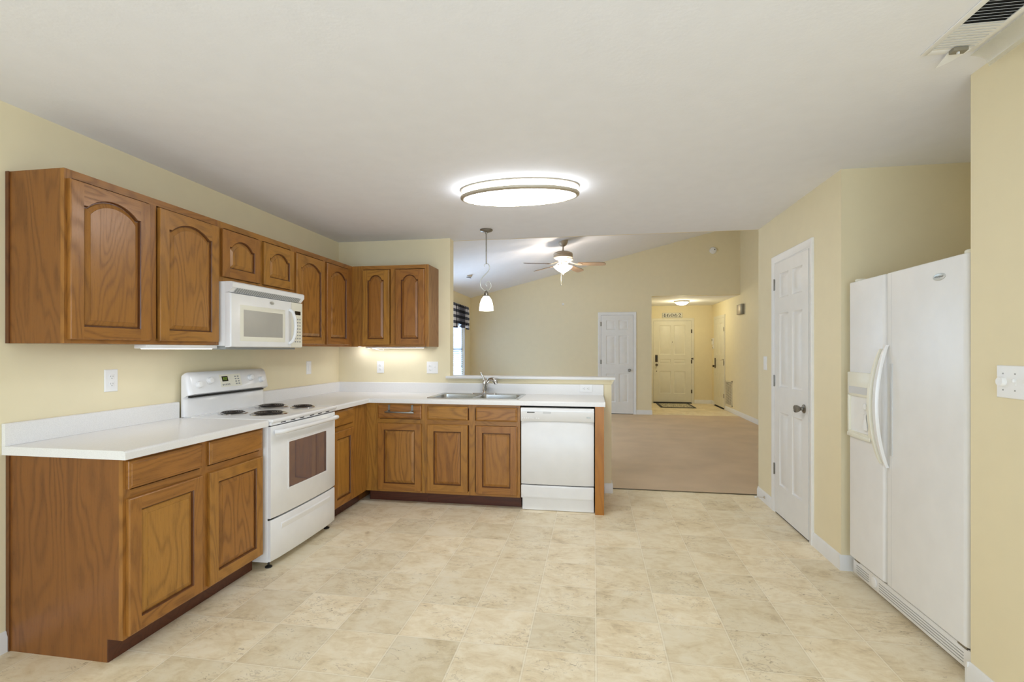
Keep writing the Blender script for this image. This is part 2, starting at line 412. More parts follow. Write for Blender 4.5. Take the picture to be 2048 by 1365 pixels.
# baseboards
def baseboard(name, a, b, face, h=0.092, t=0.013, z=0.0, label=None):
    # a,b: (x,y) end points on the wall face, face = outward normal (nx,ny)
    (ax, ay), (bx_, by) = a, b; nx, ny = face
    prof = [(0, 0), (t, 0), (t, h*0.72), (t*0.62, h*0.86), (t*0.5, h*0.95), (t*0.25, h), (0, h)]
    mb = MB()
    mb.loops([[(px+nx*q, py+ny*q, z+w) for q, w in prof] for px, py in ((ax, ay), (bx_, by))], 0, True, True, True)
    return struct(name, mb, 'trim', label, True)
baseboard('baseboard_pantry', (XR, 3.285), (XR, 3.655), (-1, 0))
baseboard('baseboard_pantry', (XR, 4.435), (XR, YLIV), (-1, 0))
baseboard('baseboard_recess', (XR-0.013, 3.285), (2.24, 3.285), (0, -1))
baseboard('baseboard_right', (XR, 2.241), (XR, YBACK), (-1, 0))
baseboard('baseboard_right', (XR-0.012, 2.241), (XR+0.05, 2.241), (0, 1))
baseboard('baseboard_left', (XL, YBACK), (XL, 1.79), (1, 0))
baseboard('baseboard_peninsula', (0.165, YB-0.0), (0.165, YLIV+0.013), (1, 0))
baseboard('baseboard_peninsula', (0.10, YB), (0.178, YB), (0, -1))
baseboard('baseboard_peninsula', (XL, YLIV), (0.165, YLIV), (0, 1))
baseboard('baseboard_far', (LX, FY), (0.10, FY), (0, -1), z=0.004)
baseboard('baseboard_far', (0.86, FY), (1.19, FY), (0, -1), z=0.004)
baseboard('baseboard_living_right', (RX, YLIV), (RX, 11.56), (-1, 0), z=0.003)
baseboard('baseboard_living_right', (RX, 12.50), (RX, EY), (-1, 0))
baseboard('baseboard_entry', (2.47, EY), (RX, EY), (0, -1))
baseboard('baseboard_entry_left', (1.178, FY+0.11), (1.178, EY), (1, 0))

# half wall cap
m = MB(); m.box(-1.432, 0.20, YB-0.032, YLIV+0.05, 1.058, 1.082, bev=0.004)
cap = struct('trim_2', m, 'trim', 'white wooden ledge on top of the half wall', True)
m = MB(); pr = [(0, 1.058), (0, 1.02), (0.006, 1.018), (0.010, 1.035), (0.022, 1.050), (0.022, 1.058)]
m.loops([[(x, YB-q, z) for q, z in pr] for x in (-1.415, 0.165)], 0, True, True, True)
m.loops([[(0.165+q, y, z) for q, z in pr] for y in (YB-0.022, YLIV+0.02)], 0, True, True, True)
struct('trim_3', m, 'wall', 'narrow moulding under the half wall ledge', True)

# ------------------------------------------------------------------ frames (local u right, v up, w out of the surface)
class Fr:
    def __init__(s, o, U, N): s.o = Vector(o); s.U = Vector(U); s.N = Vector(N)
    def __call__(s, u, v, w): return s.o + s.U*u + Vector((0, 0, v)) + s.N*w
FL = Fr((XL, 0, 0), (0, 1, 0), (1, 0, 0))       # left wall: u = world y, w = distance from wall
FB = Fr((0, YB, 0), (1, 0, 0), (0, -1, 0))      # back wall: u = world x
FP = Fr((XR, 0, 0), (0, -1, 0), (-1, 0, 0))     # pantry wall: u = -world y
FR = Fr((RX, 0, 0), (0, -1, 0), (-1, 0, 0))     # living right wall
FF = Fr((0, FY, 0), (1, 0, 0), (0, -1, 0))      # far living wall
FE = Fr((0, EY, 0), (1, 0, 0), (0, -1, 0))      # entry wall
FN = FP

def fbox(mb, F, u0, u1, v0, v1, w0, w1, mi=0, bev=0.0, seg=2):
    t = MB(); t.box(u0, u1, v0, v1, w0, w1, 0, bev, seg)   # local axes: x=u y=v z=w
    t.xf(lambda x, y, z: F(x, y, z)); mb.add(t.v, t.f, mi); return mb

def rect_loop(u0, u1, v0, v1, d, w):
    return [(u0+d, v0+d, w), (u1-d, v0+d, w), (u1-d, v1-d, w), (u0+d, v1-d, w)]

def slab_front(F, u0, u1, v0, v1, w0, th, mi=0):
    mb = MB()
    Ls = [rect_loop(u0, u1, v0, v1, 0, w0), rect_loop(u0, u1, v0, v1, 0, w0+th*0.55), rect_loop(u0, u1, v0, v1, 0.002, w0+th*0.72),
          rect_loop(u0, u1, v0, v1, 0.010, w0+th*0.86), rect_loop(u0, u1, v0, v1, 0.013, w0+th)]
    mb.loops([[F(*p) for p in L] for L in Ls], mi, True, True, True)
    return mb

def raised_door(F, u0, u1, v0, v1, w0, th=0.019, stile=0.055, arch=0.0):
    """returns (frame, panel); frame materials: 0 vertical grain, 1 horizontal grain"""
    N = 14
    a0, a1, b0 = u0+stile, u1-stile, v0+stile
    btop = v1-stile
    cx = (a0+a1)/2; sh = 0.018
    if arch > 0:
        c = (a1-a0)/2-sh; r = arch; R = (c*c+r*r)/(2*r); zc = btop+0.006-R; spring = zc+math.sqrt(R*R-c*c)
    def loop(d, w):
        if arch <= 0: return rect_loop(a0, a1, b0, btop, d, w)
        s2 = spring-d; R2 = R-d; c2 = math.sqrt(max(1e-6, R2*R2-(s2-zc)**2)); c2 = min(c2, (a1-a0)/2-d-0.002)
        L = [(a0+d, b0+d, w), (a1-d, b0+d, w), (a1-d, s2, w)]
        for i in range(N+1):
            x = c2-2*c2*i/N; L.append((cx+x, zc+math.sqrt(R2*R2-x*x), w))
        L.append((a0+d, s2, w)); return L
    fr = MB(); wf = w0+th
    e = 0.004
    # stiles and rails: front faces
    def q(pts, mi): fr.add([F(*p) for p in pts], [(0, 1, 2, 3)], mi)
    q([(u0+e, v0+e, wf), (a0, v0+e, wf), (a0, v1-e, wf), (u0+e, v1-e, wf)], 0)
    q([(a1, v0+e, wf), (u1-e, v0+e, wf), (u1-e, v1-e, wf), (a1, v1-e, wf)], 0)
    q([(a0, v0+e, wf), (a1, v0+e, wf), (a1, b0, wf), (a0, b0, wf)], 1)
    L0 = loop(0, wf)
    if arch <= 0: q([(a0, btop, wf), (a1, btop, wf), (a1, v1-e, wf), (a0, v1-e, wf)], 1)
    else:
        top = L0[2:]
        for i in range(len(top)-1):
            p, r_ = top[i], top[i+1]
            q([p, r_, (r_[0], v1-e, wf), (p[0], v1-e, wf)], 1)
    # outer edge
    Ls = [rect_loop(u0, u1, v0, v1, e, wf), rect_loop(u0, u1, v0, v1, 0.0012, wf-0.002), rect_loop(u0, u1, v0, v1, 0, wf-0.006), rect_loop(u0, u1, v0, v1, 0, w0)]
    fr.loops([[F(*p) for p in L] for L in Ls], 0, True, False, True)
    # inner moulded edge
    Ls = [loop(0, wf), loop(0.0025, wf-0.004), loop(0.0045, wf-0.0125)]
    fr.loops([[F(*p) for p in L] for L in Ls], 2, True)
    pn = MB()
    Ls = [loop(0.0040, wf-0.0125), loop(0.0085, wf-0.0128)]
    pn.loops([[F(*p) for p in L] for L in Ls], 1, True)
    Ls = [loop(0.0085, wf-0.0128), loop(0.0105, wf-0.0105), loop(0.030, wf-0.0040), loop(0.0305, wf-0.0022), loop(0.034, wf-0.0022)]
    pn.loops([[F(*p) for p in L] for L in Ls], 0, True, False, True)
    return fr, pn

def hmat(F): return 'oakx' if abs(F.U.x) > 0.5 else 'oaky'

def cabinet(name, label, cat, F, u0, u1, v0, v1, depth, fronts, frame, group=None, toe=0.0, body_u=None, side_mat='oakside'):
    """fronts: (kind,u0,u1,v0,v1); frame: list of (u0,u1,v0,v1,grain)"""
    base = F((u0+u1)/2, v0, depth/2)
    t = thing(name, base, label, cat, group)
    bu0, bu1 = body_u or (u0, u1)
    b = MB()
    if 'sink' in label:   # hollow carcass so the bowls hang free inside
        for (a, c, d, e_, g, h) in ((bu0, bu0+0.016, v0+toe, v1, 0.002, depth-0.019), (bu1-0.016, bu1, v0+toe, v1, 0.002, depth-0.019), (bu0+0.016, bu1-0.016, v0+toe, v0+toe+0.016, 0.002, depth-0.019), (bu0+0.016, bu1-0.016, v0+toe+0.016, v1-0.25, 0.002, 0.012), (bu0+0.016, bu1-0.016, v0+toe+0.016, v1-0.002, depth-0.031, depth-0.019)):
            fbox(b, F, a, c, d, e_, g, h)
    else: fbox(b, F, bu0, bu1, v0+toe, v1, 0.002, depth-0.019)
    if toe: fbox(b, F, bu0, bu1, v0, v0+toe, 0.002, depth-0.078)
    obj('body', b, side_mat, t)
    f = MB()
    for (a, c, d, e, g) in frame: fbox(f, F, a, c, d, e, depth-0.019, depth, 1 if g == 'h' else 0)
    obj('face_frame', f, ['oakz', hmat(F)], t)
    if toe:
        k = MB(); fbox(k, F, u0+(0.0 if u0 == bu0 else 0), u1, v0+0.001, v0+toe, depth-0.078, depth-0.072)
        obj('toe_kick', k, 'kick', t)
    for fr in fronts:
        kind, a, c, d, e = fr[:5]
        if kind == 'drawer':
            obj('drawer', slab_front(F, a, c, d, e, depth+0.0005, 0.019), hmat(F), t, ang=14)
        else:
            arch = fr[5] if len(fr) > 5 else 0
            st = min(0.057, (c-a)*0.2)
            d1, d2 = raised_door(F, a, c, d, e, depth+0.0005, stile=st, arch=arch)
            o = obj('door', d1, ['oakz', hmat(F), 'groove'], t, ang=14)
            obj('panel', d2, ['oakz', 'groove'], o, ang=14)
    return t

UB, UT = 1.369, 2.134
def upper_frame(u0, u1, b, tp, stiles, e1=0.035, e0=0.035):
    fr = [(u0, u0+e0, b, tp, 'v'), (u1-e1, u1, b, tp, 'v')]
    for s in stiles: fr.append((s-0.022, s+0.022, b+0.03, tp-0.035, 'v'))
    fr += [(u0+e0, u1-e1, b, b+0.03, 'h'), (u0+e0, u1-e1, tp-0.035, tp, 'h')]
    return fr
cabinet('wall_cabinet', 'oak wall cabinet with two wide arched doors left of the microwave', 'cabinet', FL, 1.795, 2.690, UB, UT, 0.305,
        [('door', 1.808, 2.204, 1.387, 2.092, 0.052), ('door', 2.258, 2.673, 1.387, 2.092, 0.052)], upper_frame(1.795, 2.690, UB, UT, [2.231]), 'oak wall cabinets')
def scribe(F, u, side, v0, v1, parent):
    m = MB(); fbox(m, F, u-0.006*side, u, v0, v1, 0.001, 0.019); obj('scribe_moulding', m, 'groove', parent)
scribe(FL, 1.795, 1, UB, UT, [o for o in C.objects if o.name == 'wall_cabinet'][0])
cabinet('wall_cabinet', 'short oak wall cabinet with two small arched doors above the microwave', 'cabinet', FL, 2.690, 3.452, 1.762, UT, 0.305,
        [('door', 2.706, 3.052, 1.794, 2.090, 0.050), ('door', 3.094, 3.440, 1.794, 2.090, 0.050)], upper_frame(2.690, 3.452, 1.762, UT, [3.073]), 'oak wall cabinets')
cabinet('wall_cabinet', 'oak wall cabinet right of the microwave, reaching into the corner', 'cabinet', FL, 3.452, 4.385, UB, UT, 0.305,
        [('door', 3.470, 3.872, 1.385, 2.090, 0.052), ('door', 3.912, 4.300, 1.385, 2.090, 0.052)], upper_frame(3.452, 4.385, UB, UT, [3.892], 0.075), 'oak wall cabinets', body_u=(3.452, YB-0.002))
cabinet('wall_cabinet', 'oak wall cabinet with two narrow arched doors on the sink wall', 'cabinet', FB, XL+0.3055, -1.513, UB, UT, 0.305,
        [('door', -2.161, -1.891, 1.387, 2.092, 0.048), ('door', -1.832, -1.548, 1.387, 2.092, 0.048)], upper_frame(XL+0.3055, -1.513, UB, UT, [-1.8615], 0.035, 0.115), 'oak wall cabinets', body_u=(XL+0.3055, -1.513))

BD = 0.600
def base_frame(u0, u1, stiles, railz=0.715, b=0.10, tp=0.876, e0=0.035, e1=0.035):
    fr = [(u0, u0+e0, b, tp, 'v'), (u1-e1, u1, b, tp, 'v')]
    xs = [u0+e0] + [k for s in stiles for k in (s-0.025, s+0.025)] + [u1-e1]
    for s in stiles: fr.append((s-0.025, s+0.025, b, tp, 'v'))
    for i in range(0, len(xs), 2):
        for (z0, z1) in ((b, b+0.03), (railz-0.02, railz+0.02), (tp-0.035, tp)): fr.append((xs[i], xs[i+1], z0, z1, 'h'))
    return fr
cabinet('base_cabinet', 'oak base cabinet with two drawers and two doors left of the range', 'cabinet', FL, 1.797, 2.697, 0, 0.876, BD,
        [('drawer', 1.812, 2.214, 0.742, 0.862), ('drawer', 2.262, 2.675, 0.742, 0.862), ('door', 1.812, 2.214, 0.112, 0.700), ('door', 2.262, 2.675, 0.112, 0.700)],
        base_frame(1.797, 2.697, [2.238]), 'oak base cabinets', toe=0.10)
scribe(FL, 1.797, 1, 0.001, 0.876, [o for o in C.objects if o.name == 'base_cabinet'][0])
cabinet('base_cabinet', 'narrow oak base cabinet with one drawer and door right of the range', 'cabinet', FL, 3.470, 4.078, 0, 0.876, BD,
        [('drawer', 3.485, 3.815, 0.742, 0.862), ('door', 3.485, 3.815, 0.112, 0.700)],
        base_frame(3.470, 4.078, [], e1=0.245), 'oak base cabinets', toe=0.10, body_u=(3.470, YB-0.002))
BB = 0.612
cabinet('base_cabinet', 'oak corner base cabinet left of the sink, towel bar over its drawer', 'cabinet', FB, XL+BD+0.001, -1.440, 0, 0.876, BB,
        [('drawer', -1.865, -1.467, 0.742, 0.860), ('door', -1.865, -1.467, 0.117, 0.700)],
        [(XL+BD+0.001, -1.85, 0.10, 0.876, 'v'), (-1.482, -1.440, 0.10, 0.876, 'v')] + [(-1.85, -1.482, a, b, 'h') for a, b in ((0.10, 0.13), (0.695, 0.735), (0.841, 0.876))], 'oak base cabinets', toe=0.10)
cabinet('base_cabinet', 'oak sink base cabinet with two doors below the steel sink', 'cabinet', FB, -1.439, -0.606, 0, 0.876, BB,
        [('drawer', -1.413, -1.055, 0.738, 0.856), ('drawer', -0.985, -0.630, 0.735, 0.853), ('door', -1.413, -1.055, 0.124, 0.697), ('door', -0.985, -0.630, 0.120, 0.695)],
        base_frame(-1.439, -0.606, [-1.02], railz=0.717, e0=0.03), 'oak base cabinets', toe=0.10)
m = MB(); fbox(m, FB, 0.012, 0.084, 0, 0.876, 0.002, 0.640)
tag(obj('end_panel', m, 'oakorange'), 'tall narrow orange oak end panel right of the dishwasher', 'panel')

# ------------------------------------------------------------------ worktops
def edge_prof(w0, w1, z0=0.876, z1=0.914, r=0.012):
    """profile w,z of a post formed top: from wall to rounded front edge"""
    P = [(w0, z0), (w1, z0)]
    for i in range(6):
        a = PI/2*i/5; P.append((w1-r+r*math.cos(a), z1-r+r*math.sin(a)))
    P.append((w0, z1)); return P
BSH = 1.014
m = MB(); P = edge_prof(0.002, 0.637)
m.loops([[FL(u, z, w) for w, z in P] for u in (1.775, 2.7005)], 0, True, True, True)
Q = [(0.002, 0.9145), (0.021, 0.9145), (0.021, BSH-0.005), (0.016, BSH), (0.002, BSH)]
t = thing('worktop', FL(2.24, 0.876, 0.3), 'short white laminate worktop left of the range', 'worktop', 'white laminate worktops')
obj('top', m, 'laminate', t)
m = MB(); m.loops([[FL(u, z, w) for w, z in Q] for u in (1.775, 2.7005)], 0, True, True, True); obj('backsplash', m, 'laminate', t)
# L shaped worktop with sink cut-out
SX0, SX1, SY0, SY1 = -1.452, -0.632, 4.150, 4.640      # sink outer rim
hx0, hx1, hy0, hy1 = SX0+0.015, SX1-0.015, SY0+0.015, SY1-0.015
t = thing('worktop', (-1.3, 4.4, 0.876), 'long white laminate worktop turning the corner and holding the sink', 'worktop', 'white laminate worktops')
m = MB()
wx = XL+0.637; wy = YB-0.637; xe = 0.094
r = 0.012; z0, z1 = 0.876, 0.914
arc = [(math.cos(PI/2*i/5), math.sin(PI/2*i/5)) for i in range(6)]
# left leg front edge + mitre + back run front edge as a swept profile
path = [((XL+0.002, 3.468), None), ]
def prof_at(kind, s):
    out = []
    for (o, z) in [(-0.02, z0), (0, z0)] + [(-r+r*c, z1-r+r*s_) for c, s_ in arc] + [(-0.02, z1)]:
        if kind == 'a': out.append((wx+o, s, z))                    # left leg
        elif kind == 'c': out.append((wx+o, wy+o*-1.0, z))          # corner mitre
        else: out.append((s, wy-o, z))
    return out
m.loops([prof_at('a', 3.468), prof_at('c', 0), prof_at('b', xe)], 0, False)
# flat top pieces
def flat(x0, x1, y0, y1):
    m.box(x0, x1, y0, y1, z0, z1)
e = 0.0199
flat(XL+0.002, wx-e, 3.468, YB-0.002)
flat(wx-e, hx0, wy+e, YB-0.002)
flat(hx0, hx1, wy+e, hy0); flat(hx0, hx1, hy1, YB-0.002)
flat(hx1, xe, wy+e, YB-0.002)
m.box(xe-0.001, xe, wy+0.004, YB-0.002, z0, z1)
obj('top', m, 'laminate', t)
m = MB(); m.loops([[FL(u, z, w) for w, z in Q] for u in (3.468, YB-0.002)], 0, True, True, True)
m.loops([[FB(u, z, w) for w, z in Q] for u in (XL+0.021, 0.092)], 0, True, True, True)
obj('backsplash', m, 'laminate', t)

# ------------------------------------------------------------------ sink and faucet
t = thing('sink', ((SX0+SX1)/2, (SY0+SY1)/2, 0.914), 'double bowl stainless steel sink set into the white worktop', 'sink')
m = MB()
def rrect(x0, x1, y0, y1, z, rr, n=5):
    L = []
    for cx_, cy_, a0 in ((x1-rr, y1-rr, 0), (x0+rr, y1-rr, PI/2), (x0+rr, y0+rr, PI), (x1-rr, y0+rr, 1.5*PI)):
        for i in range(n+1):
            a = a0+PI/2*i/n; L.append((cx_+rr*math.cos(a), cy_+rr*math.sin(a), z))
    return L
midx = (SX0+SX1)/2
bowls = [(SX0+0.035, midx-0.012, SY0+0.032, SY1-0.085), (midx+0.012, SX1-0.035, SY0+0.032, SY1-0.085)]
# rim: raised lip, deck filled around the bowls with boxes
zt = 0.9185
m.loops([rrect(SX0, SX1, SY0, SY1, 0.9142, 0.02), rrect(SX0+0.002, SX1-0.002, SY0+0.002, SY1-0.002, zt+0.002, 0.02), rrect(SX0+0.010, SX1-0.010, SY0+0.010, SY1-0.010, zt+0.002, 0.015), rrect(SX0+0.014, SX1-0.014, SY0+0.014, SY1-0.014, zt-0.001, 0.012)], 0, True)
x_0, x_1, y_0, y_1 = SX0+0.012, SX1-0.012, SY0+0.012, SY1-0.012
for (a, b, c, d) in ((x_0, bowls[0][0], y_0, y_1), (bowls[0][1], bowls[1][0], y_0, y_1), (bowls[1][1], x_1, y_0, y_1),
                     (bowls[0][0], bowls[0][1], y_0, bowls[0][2]), (bowls[0][0], bowls[0][1], bowls[0][3], y_1),
                     (bowls[1][0], bowls[1][1], y_0, bowls[1][2]), (bowls[1][0], bowls[1][1], bowls[1][3], y_1)):
    m.box(a, b, c, d, zt-0.003, zt-0.001)
obj('rim', m, 'steel', t)
for (a, b, c, d) in bowls:
    m = MB()
    m.loops([rrect(a-0.002, b+0.002, c-0.002, d+0.002, zt, 0.002), rrect(a+0.003, b-0.003, c+0.003, d-0.003, zt-0.004, 0.045), rrect(a+0.01, b-0.01, c+0.01, d-0.01, zt-0.16, 0.05), rrect(a+0.035, b-0.035, c+0.035, d-0.035, zt-0.178, 0.04), rrect(a+0.10, b-0.10, c+0.10, d-0.10, zt-0.180, 0.03)], 0, True, False, True)
    bo = obj('bowl', m, 'steel', t)
    m = MB(); m.lathe(((a+b)/2, (c+d)/2, zt-0.180), [(0.0, 0.001), (0.02, 0.001), (0.035, 0.003), (0.043, 0.002), (0.045, 0.0)], seg=20); obj('drain', m, 'chrome', bo)
# faucet
fx, fy, fz = -1.028, 4.598, zt-0.001
t = thing('faucet', (fx, fy, fz), 'chrome pull-out kitchen faucet standing behind the double sink', 'faucet')
m = MB(); L = []
for k, (w, z) in enumerate(((0, 0), (0.002, 0.006), (0.008, 0.010))):
    L.append(rrect(fx-0.125+w, fx+0.125-w, fy-0.028+w, fy+0.028-w, fz+z, 0.026-w))
m.loops(L, 0, True, True, True); obj('base_plate', m, 'chrome', t)
m = MB(); m.lathe((fx, fy, fz+0.010), [(0.026, 0), (0.026, 0.006), (0.020, 0.014), (0.0185, 0.06), (0.020, 0.085), (0.022, 0.105), (0.018, 0.120), (0.006, 0.128)], seg=20); obj('body', m, 'chrome', t)
m = MB(); pts = []
for i in range(13):
    s = i/12; a = PI*0.83*s
    pts.append((fx+0.012+0.105*(1-math.cos(a))/1.8*1.05, fy-0.005-0.045*s, fz+0.035+0.110*math.sin(a*0.98)**0.85 if i else fz+0.035))
m.tube(pts, [0.016, 0.017, 0.017, 0.0165, 0.016, 0.0155, 0.0155, 0.016, 0.0175, 0.0205, 0.022, 0.0215, 0.018], 12); sp = obj('spout', m, 'chrome', t)
m = MB(); m.tube([(fx-0.002, fy, fz+0.130), (fx-0.010, fy-0.002, fz+0.155), (fx-0.022, fy-0.004, fz+0.180), (fx-0.033, fy-0.006, fz+0.200), (fx-0.040, fy-0.006, fz+0.207)], [0.014, 0.009, 0.008, 0.009, 0.005], 10); obj('lever', m, 'chrome', t)

# towel bar hooked over the drawer
t = thing('towel_bar', (-1.652, 4.04, 0.80), 'brushed metal towel bar hooked over the drawer left of the sink', 'towel bar')
for u in (-1.758, -1.546):
    m = MB(); fbox(m, FB, u-0.009, u+0.009, 0.800, 0.8615, BB+0.0205, BB+0.0225); fbox(m, FB, u-0.009, u+0.009, 0.8605, 0.8625, BB+0.001, BB+0.0225)
    fbox(m, FB, u-0.009, u+0.009, 0.800, 0.812, BB+0.0225, BB+0.055)
    obj('hook', m, 'satin', t)
m = MB(); fbox(m, FB, -1.785, -1.520, 0.793, 0.807, BB+0.050, BB+0.058, bev=0.002); obj('bar', m, 'satin', t)

# ------------------------------------------------------------------ range
ry0, ry1 = 2.706, 3.464
t = thing('range', FL((ry0+ry1)/2, 0, 0.33), 'white electric range with four coil burners between the oak cabinets', 'range')
m = MB(); fbox(m, FL, ry0, ry1, 0.045, 0.895, 0.03, 0.625, bev=0.003); obj('body', m, 'white', t)
# side trim of front frame
m = MB(); fbox(m, FL, ry0, ry1, 0.895, 0.918, 0.035, 0.662, bev=0.008, seg=3)
fbox(m, FL, ry0+0.002, ry1-0.002, 0.9175, 0.9215, 0.05, 0.10)
obj('cooktop', m, 'white', t)
burn = [(0.217, 2.925, 0.074), (0.465, 2.945, 0.096), (0.217, 3.325, 0.096), (0.465, 3.330, 0.074)]
for (w, u, R) in burn:
    c = FL(u, 0.918, w)
    m = MB(); m.lathe(c, [(0, 0.0012), (R*0.9, 0.0012), (R*1.04, 0.0016), (R*1.08, 0.0045), (R*1.14, 0.0050), (R*1.19, 0.003), (R*1.21, 0.0004)], seg=32)
    b = obj('burner', m, 'chrome', t)
    m = MB(); path = []
    turns = 5 if R > 0.08 else 4
    n = int(turns*20)
    for i in range(n+1):
        a = 2*PI*turns*i/n; rr = R*0.22+(R*0.98-R*0.22)*i/n
        path.append((c.x+rr*math.cos(a), c.y+rr*math.sin(a), 0.918+0.010))
    m.tube(path, 0.0036, 8); obj('coil', m, 'coil', b)
# oven door (slightly bowed)
def bowed(F, u0, u1, v0, v1, w0, w1, bow, n=10, edge=0.006):
    Ls = []
    for i in range(n+1):
        s = i/n; u = u0+(u1-u0)*s; b = bow*(1-(2*s-1)**2); e_ = edge if i in (0, n) else 0
        Ls.append([F(u, v0, w0), F(u, v0+0.0, w1+b-e_-0.003), F(u, v0+0.004, w1+b-e_), F(u, v1-0.004, w1+b-e_), F(u, v1, w1+b-e_-0.003), F(u, v1, w0)])
    mb = MB(); mb.loops(Ls, 0, True, True, True); return mb
od = obj('oven_door', bowed(FL, ry0+0.004, ry1-0.004, 0.312, 0.872, 0.626, 0.650, 0.010), 'white', t)
# oven window
def bow_at(u, bow=0.010): s = (u-ry0)/(ry1-ry0); return bow*(1-(2*s-1)**2)
m = MB(); L = []
for i in range(9):
    u = 2.872+(3.318-2.872)*i/8; L.append([FL(u, 0.462+0.012*abs(i/4-1)**2*0-0.0, 0.6506+bow_at(u)), FL(u, 0.752, 0.6506+bow_at(u))])
m.loops(L, 0, False); ow = obj('window', m, 'glassdark', od)
m = MB()
for (a, b, c, d) in ((2.862, 2.872, 0.452, 0.762), (3.318, 3.328, 0.452, 0.762)): fbox(m, FL, a, b, c, d, 0.649+bow_at((a+b)/2), 0.6525+bow_at((a+b)/2))
for i in range(8):
    a = 2.872+0.446*i/8; b = 2.872+0.446*(i+1)/8; w = bow_at((a+b)/2)
    fbox(m, FL, a, b, 0.452, 0.462, 0.649+w, 0.6525+w); fbox(m, FL, a, b, 0.752, 0.762, 0.649+w, 0.6525+w)
obj('window_frame', m, 'white', od)
m = MB(); path = [FL(ry0+0.03, 0.835, 0.655), FL(ry0+0.05, 0.838, 0.690)] + [FL(ry0+0.07+(ry1-ry0-0.14)*i/8, 0.840, 0.698+0.008*(1-(i/4-1)**2)) for i in range(9)] + [FL(ry1-0.05, 0.838, 0.690), FL(ry1-0.03, 0.835, 0.655)]
m.tube(path, 0.0155, 12); obj('handle', m, 'white', od)
m = MB(); fbox(m, FL, ry0+0.002, ry1-0.002, 0.878, 0.8955, 0.610, 0.650, bev=0.002); vs_ = obj('vent_strip', m, 'white', t)
for (z_a, z_b) in ((0.8725, 0.878), (0.300, 0.312)): m = MB(); fbox(m, FL, ry0+0.002, ry1-0.002, z_a, z_b, 0.610, 0.632); obj('shadow_gap', m, 'dark', t)
for u in (2.80, 2.90, 3.00, 3.12, 3.22, 3.32):
    m = MB(); fbox(m, FL, u, u+0.050, 0.884, 0.8895, 0.6500, 0.6506); obj('vent_slot', m, 'dark', vs_)
dr = bowed(FL, ry0+0.004, ry1-0.004, 0.050, 0.300, 0.626, 0.648, 0.010)
do = obj('storage_drawer', dr, 'white', t)
m = MB(); L = []
for i in range(9):
    u = 2.80+(3.37-2.80)*i/8; b = bow_at(u)
    L.append([FL(u, 0.222, 0.6482+b), FL(u, 0.244, 0.6530+b*1.0), FL(u, 0.254, 0.6540+b), FL(u, 0.262, 0.6482+b)])
m.loops(L, 0, True, True, True); obj('drawer_grip', m, 'white', do)
# console
m = MB(); pr = [(0.028, 0.915), (0.062, 0.918), (0.058, 0.95), (0.054, 1.028), (0.050, 1.034), (0.050, 1.046), (0.078, 1.052), (0.100, 1.060), (0.098, 1.075), (0.072, 1.172), (0.062, 1.190), (0.046, 1.197), (0.030, 1.190), (0.028, 1.17)]
def cons(u, k):
    return [FL(u, 0.915+(z-0.915)*(1-0.06*k), 0.028+(w-0.028)*(1-0.45*k)) for w, z in pr]
m.loops([cons(ry0+0.0, 1), cons(ry0+0.008, 0.4), cons(ry0+0.026, 0.0), cons(ry1-0.026, 0.0), cons(ry1-0.008, 0.4), cons(ry1, 1)], 0, True, True, True)
co_ = obj('control_console', m, 'white', t)
m = MB(); fbox(m, FL, ry0+0.03, ry1-0.03, 1.0355, 1.0455, 0.0502, 0.066); obj('console_gap', m, 'black', co_)
th = math.atan2(0.026, 0.097)
def on_cons(u, s, out=0.0):
    """point on the sloping console face; s = 0..1 from bottom to top"""
    z = 1.075+0.097*s; w = 0.098-0.026*s
    return FL(u, z, w) + Vector((math.cos(th), 0, math.sin(th)))*out
nrm = Vector((math.cos(th), 0, math.sin(th)))
for u, s in ((2.775, 0.42), (2.87, 0.62), (3.26, 0.62), (3.37, 0.42)):
    m = MB(); m.lathe(on_cons(u, s, 0.0006), [(0.023, 0), (0.023, 0.004), (0.020, 0.006), (0.0185, 0.022), (0.016, 0.0245), (0.0, 0.025)], nrm, seg=24)
    kb = obj('knob', m, 'plastic', co_)
    m = MB(); c0 = on_cons(u, s, 0.026); up = Vector((-math.sin(th), 0, math.cos(th)))
    m.add([c0-Vector((0, .003, 0))-up*.015, c0+Vector((0, .003, 0))-up*.015, c0+Vector((0, .003, 0))+up*.015, c0-Vector((0, .003, 0))+up*.015,
           c0-Vector((0, .004, 0))-up*.016-nrm*.008, c0+Vector((0, .004, 0))-up*.016-nrm*.008, c0+Vector((0, .004, 0))+up*.016-nrm*.008, c0-Vector((0, .004, 0))+up*.016-nrm*.008],
          [(0, 1, 2, 3), (0, 4, 5, 1), (1, 5, 6, 2), (2, 6, 7, 3), (3, 7, 4, 0)]); obj('grip', m, 'plastic', kb)
def cons_rect(mb, u0, u1, s0, s1, out, mi=0):
    mb.add([on_cons(u0, s0, out), on_cons(u1, s0, out), on_cons(u1, s1, out), on_cons(u0, s1, out), on_cons(u0, s0, 0), on_cons(u1, s0, 0), on_cons(u1, s1, 0), on_cons(u0, s1, 0)],
           [(0, 1, 2, 3), (0, 4, 5, 1), (1, 5, 6, 2), (2, 6, 7, 3), (3, 7, 4, 0)], mi)
m = MB(); cons_rect(m, 2.965, 3.165, 0.12, 0.98, 0.0012); tp = obj('touch_panel', m, 'offwhite', co_)
m = MB(); cons_rect(m, 2.985, 3.040, 0.50, 0.86, 0.002); obj('clock_display', m, 'display', tp)
m = MB()
segs = {'8': 'abcdefg', '5': 'acdfg', '0': 'abcdef', '9': 'abcdfg'}
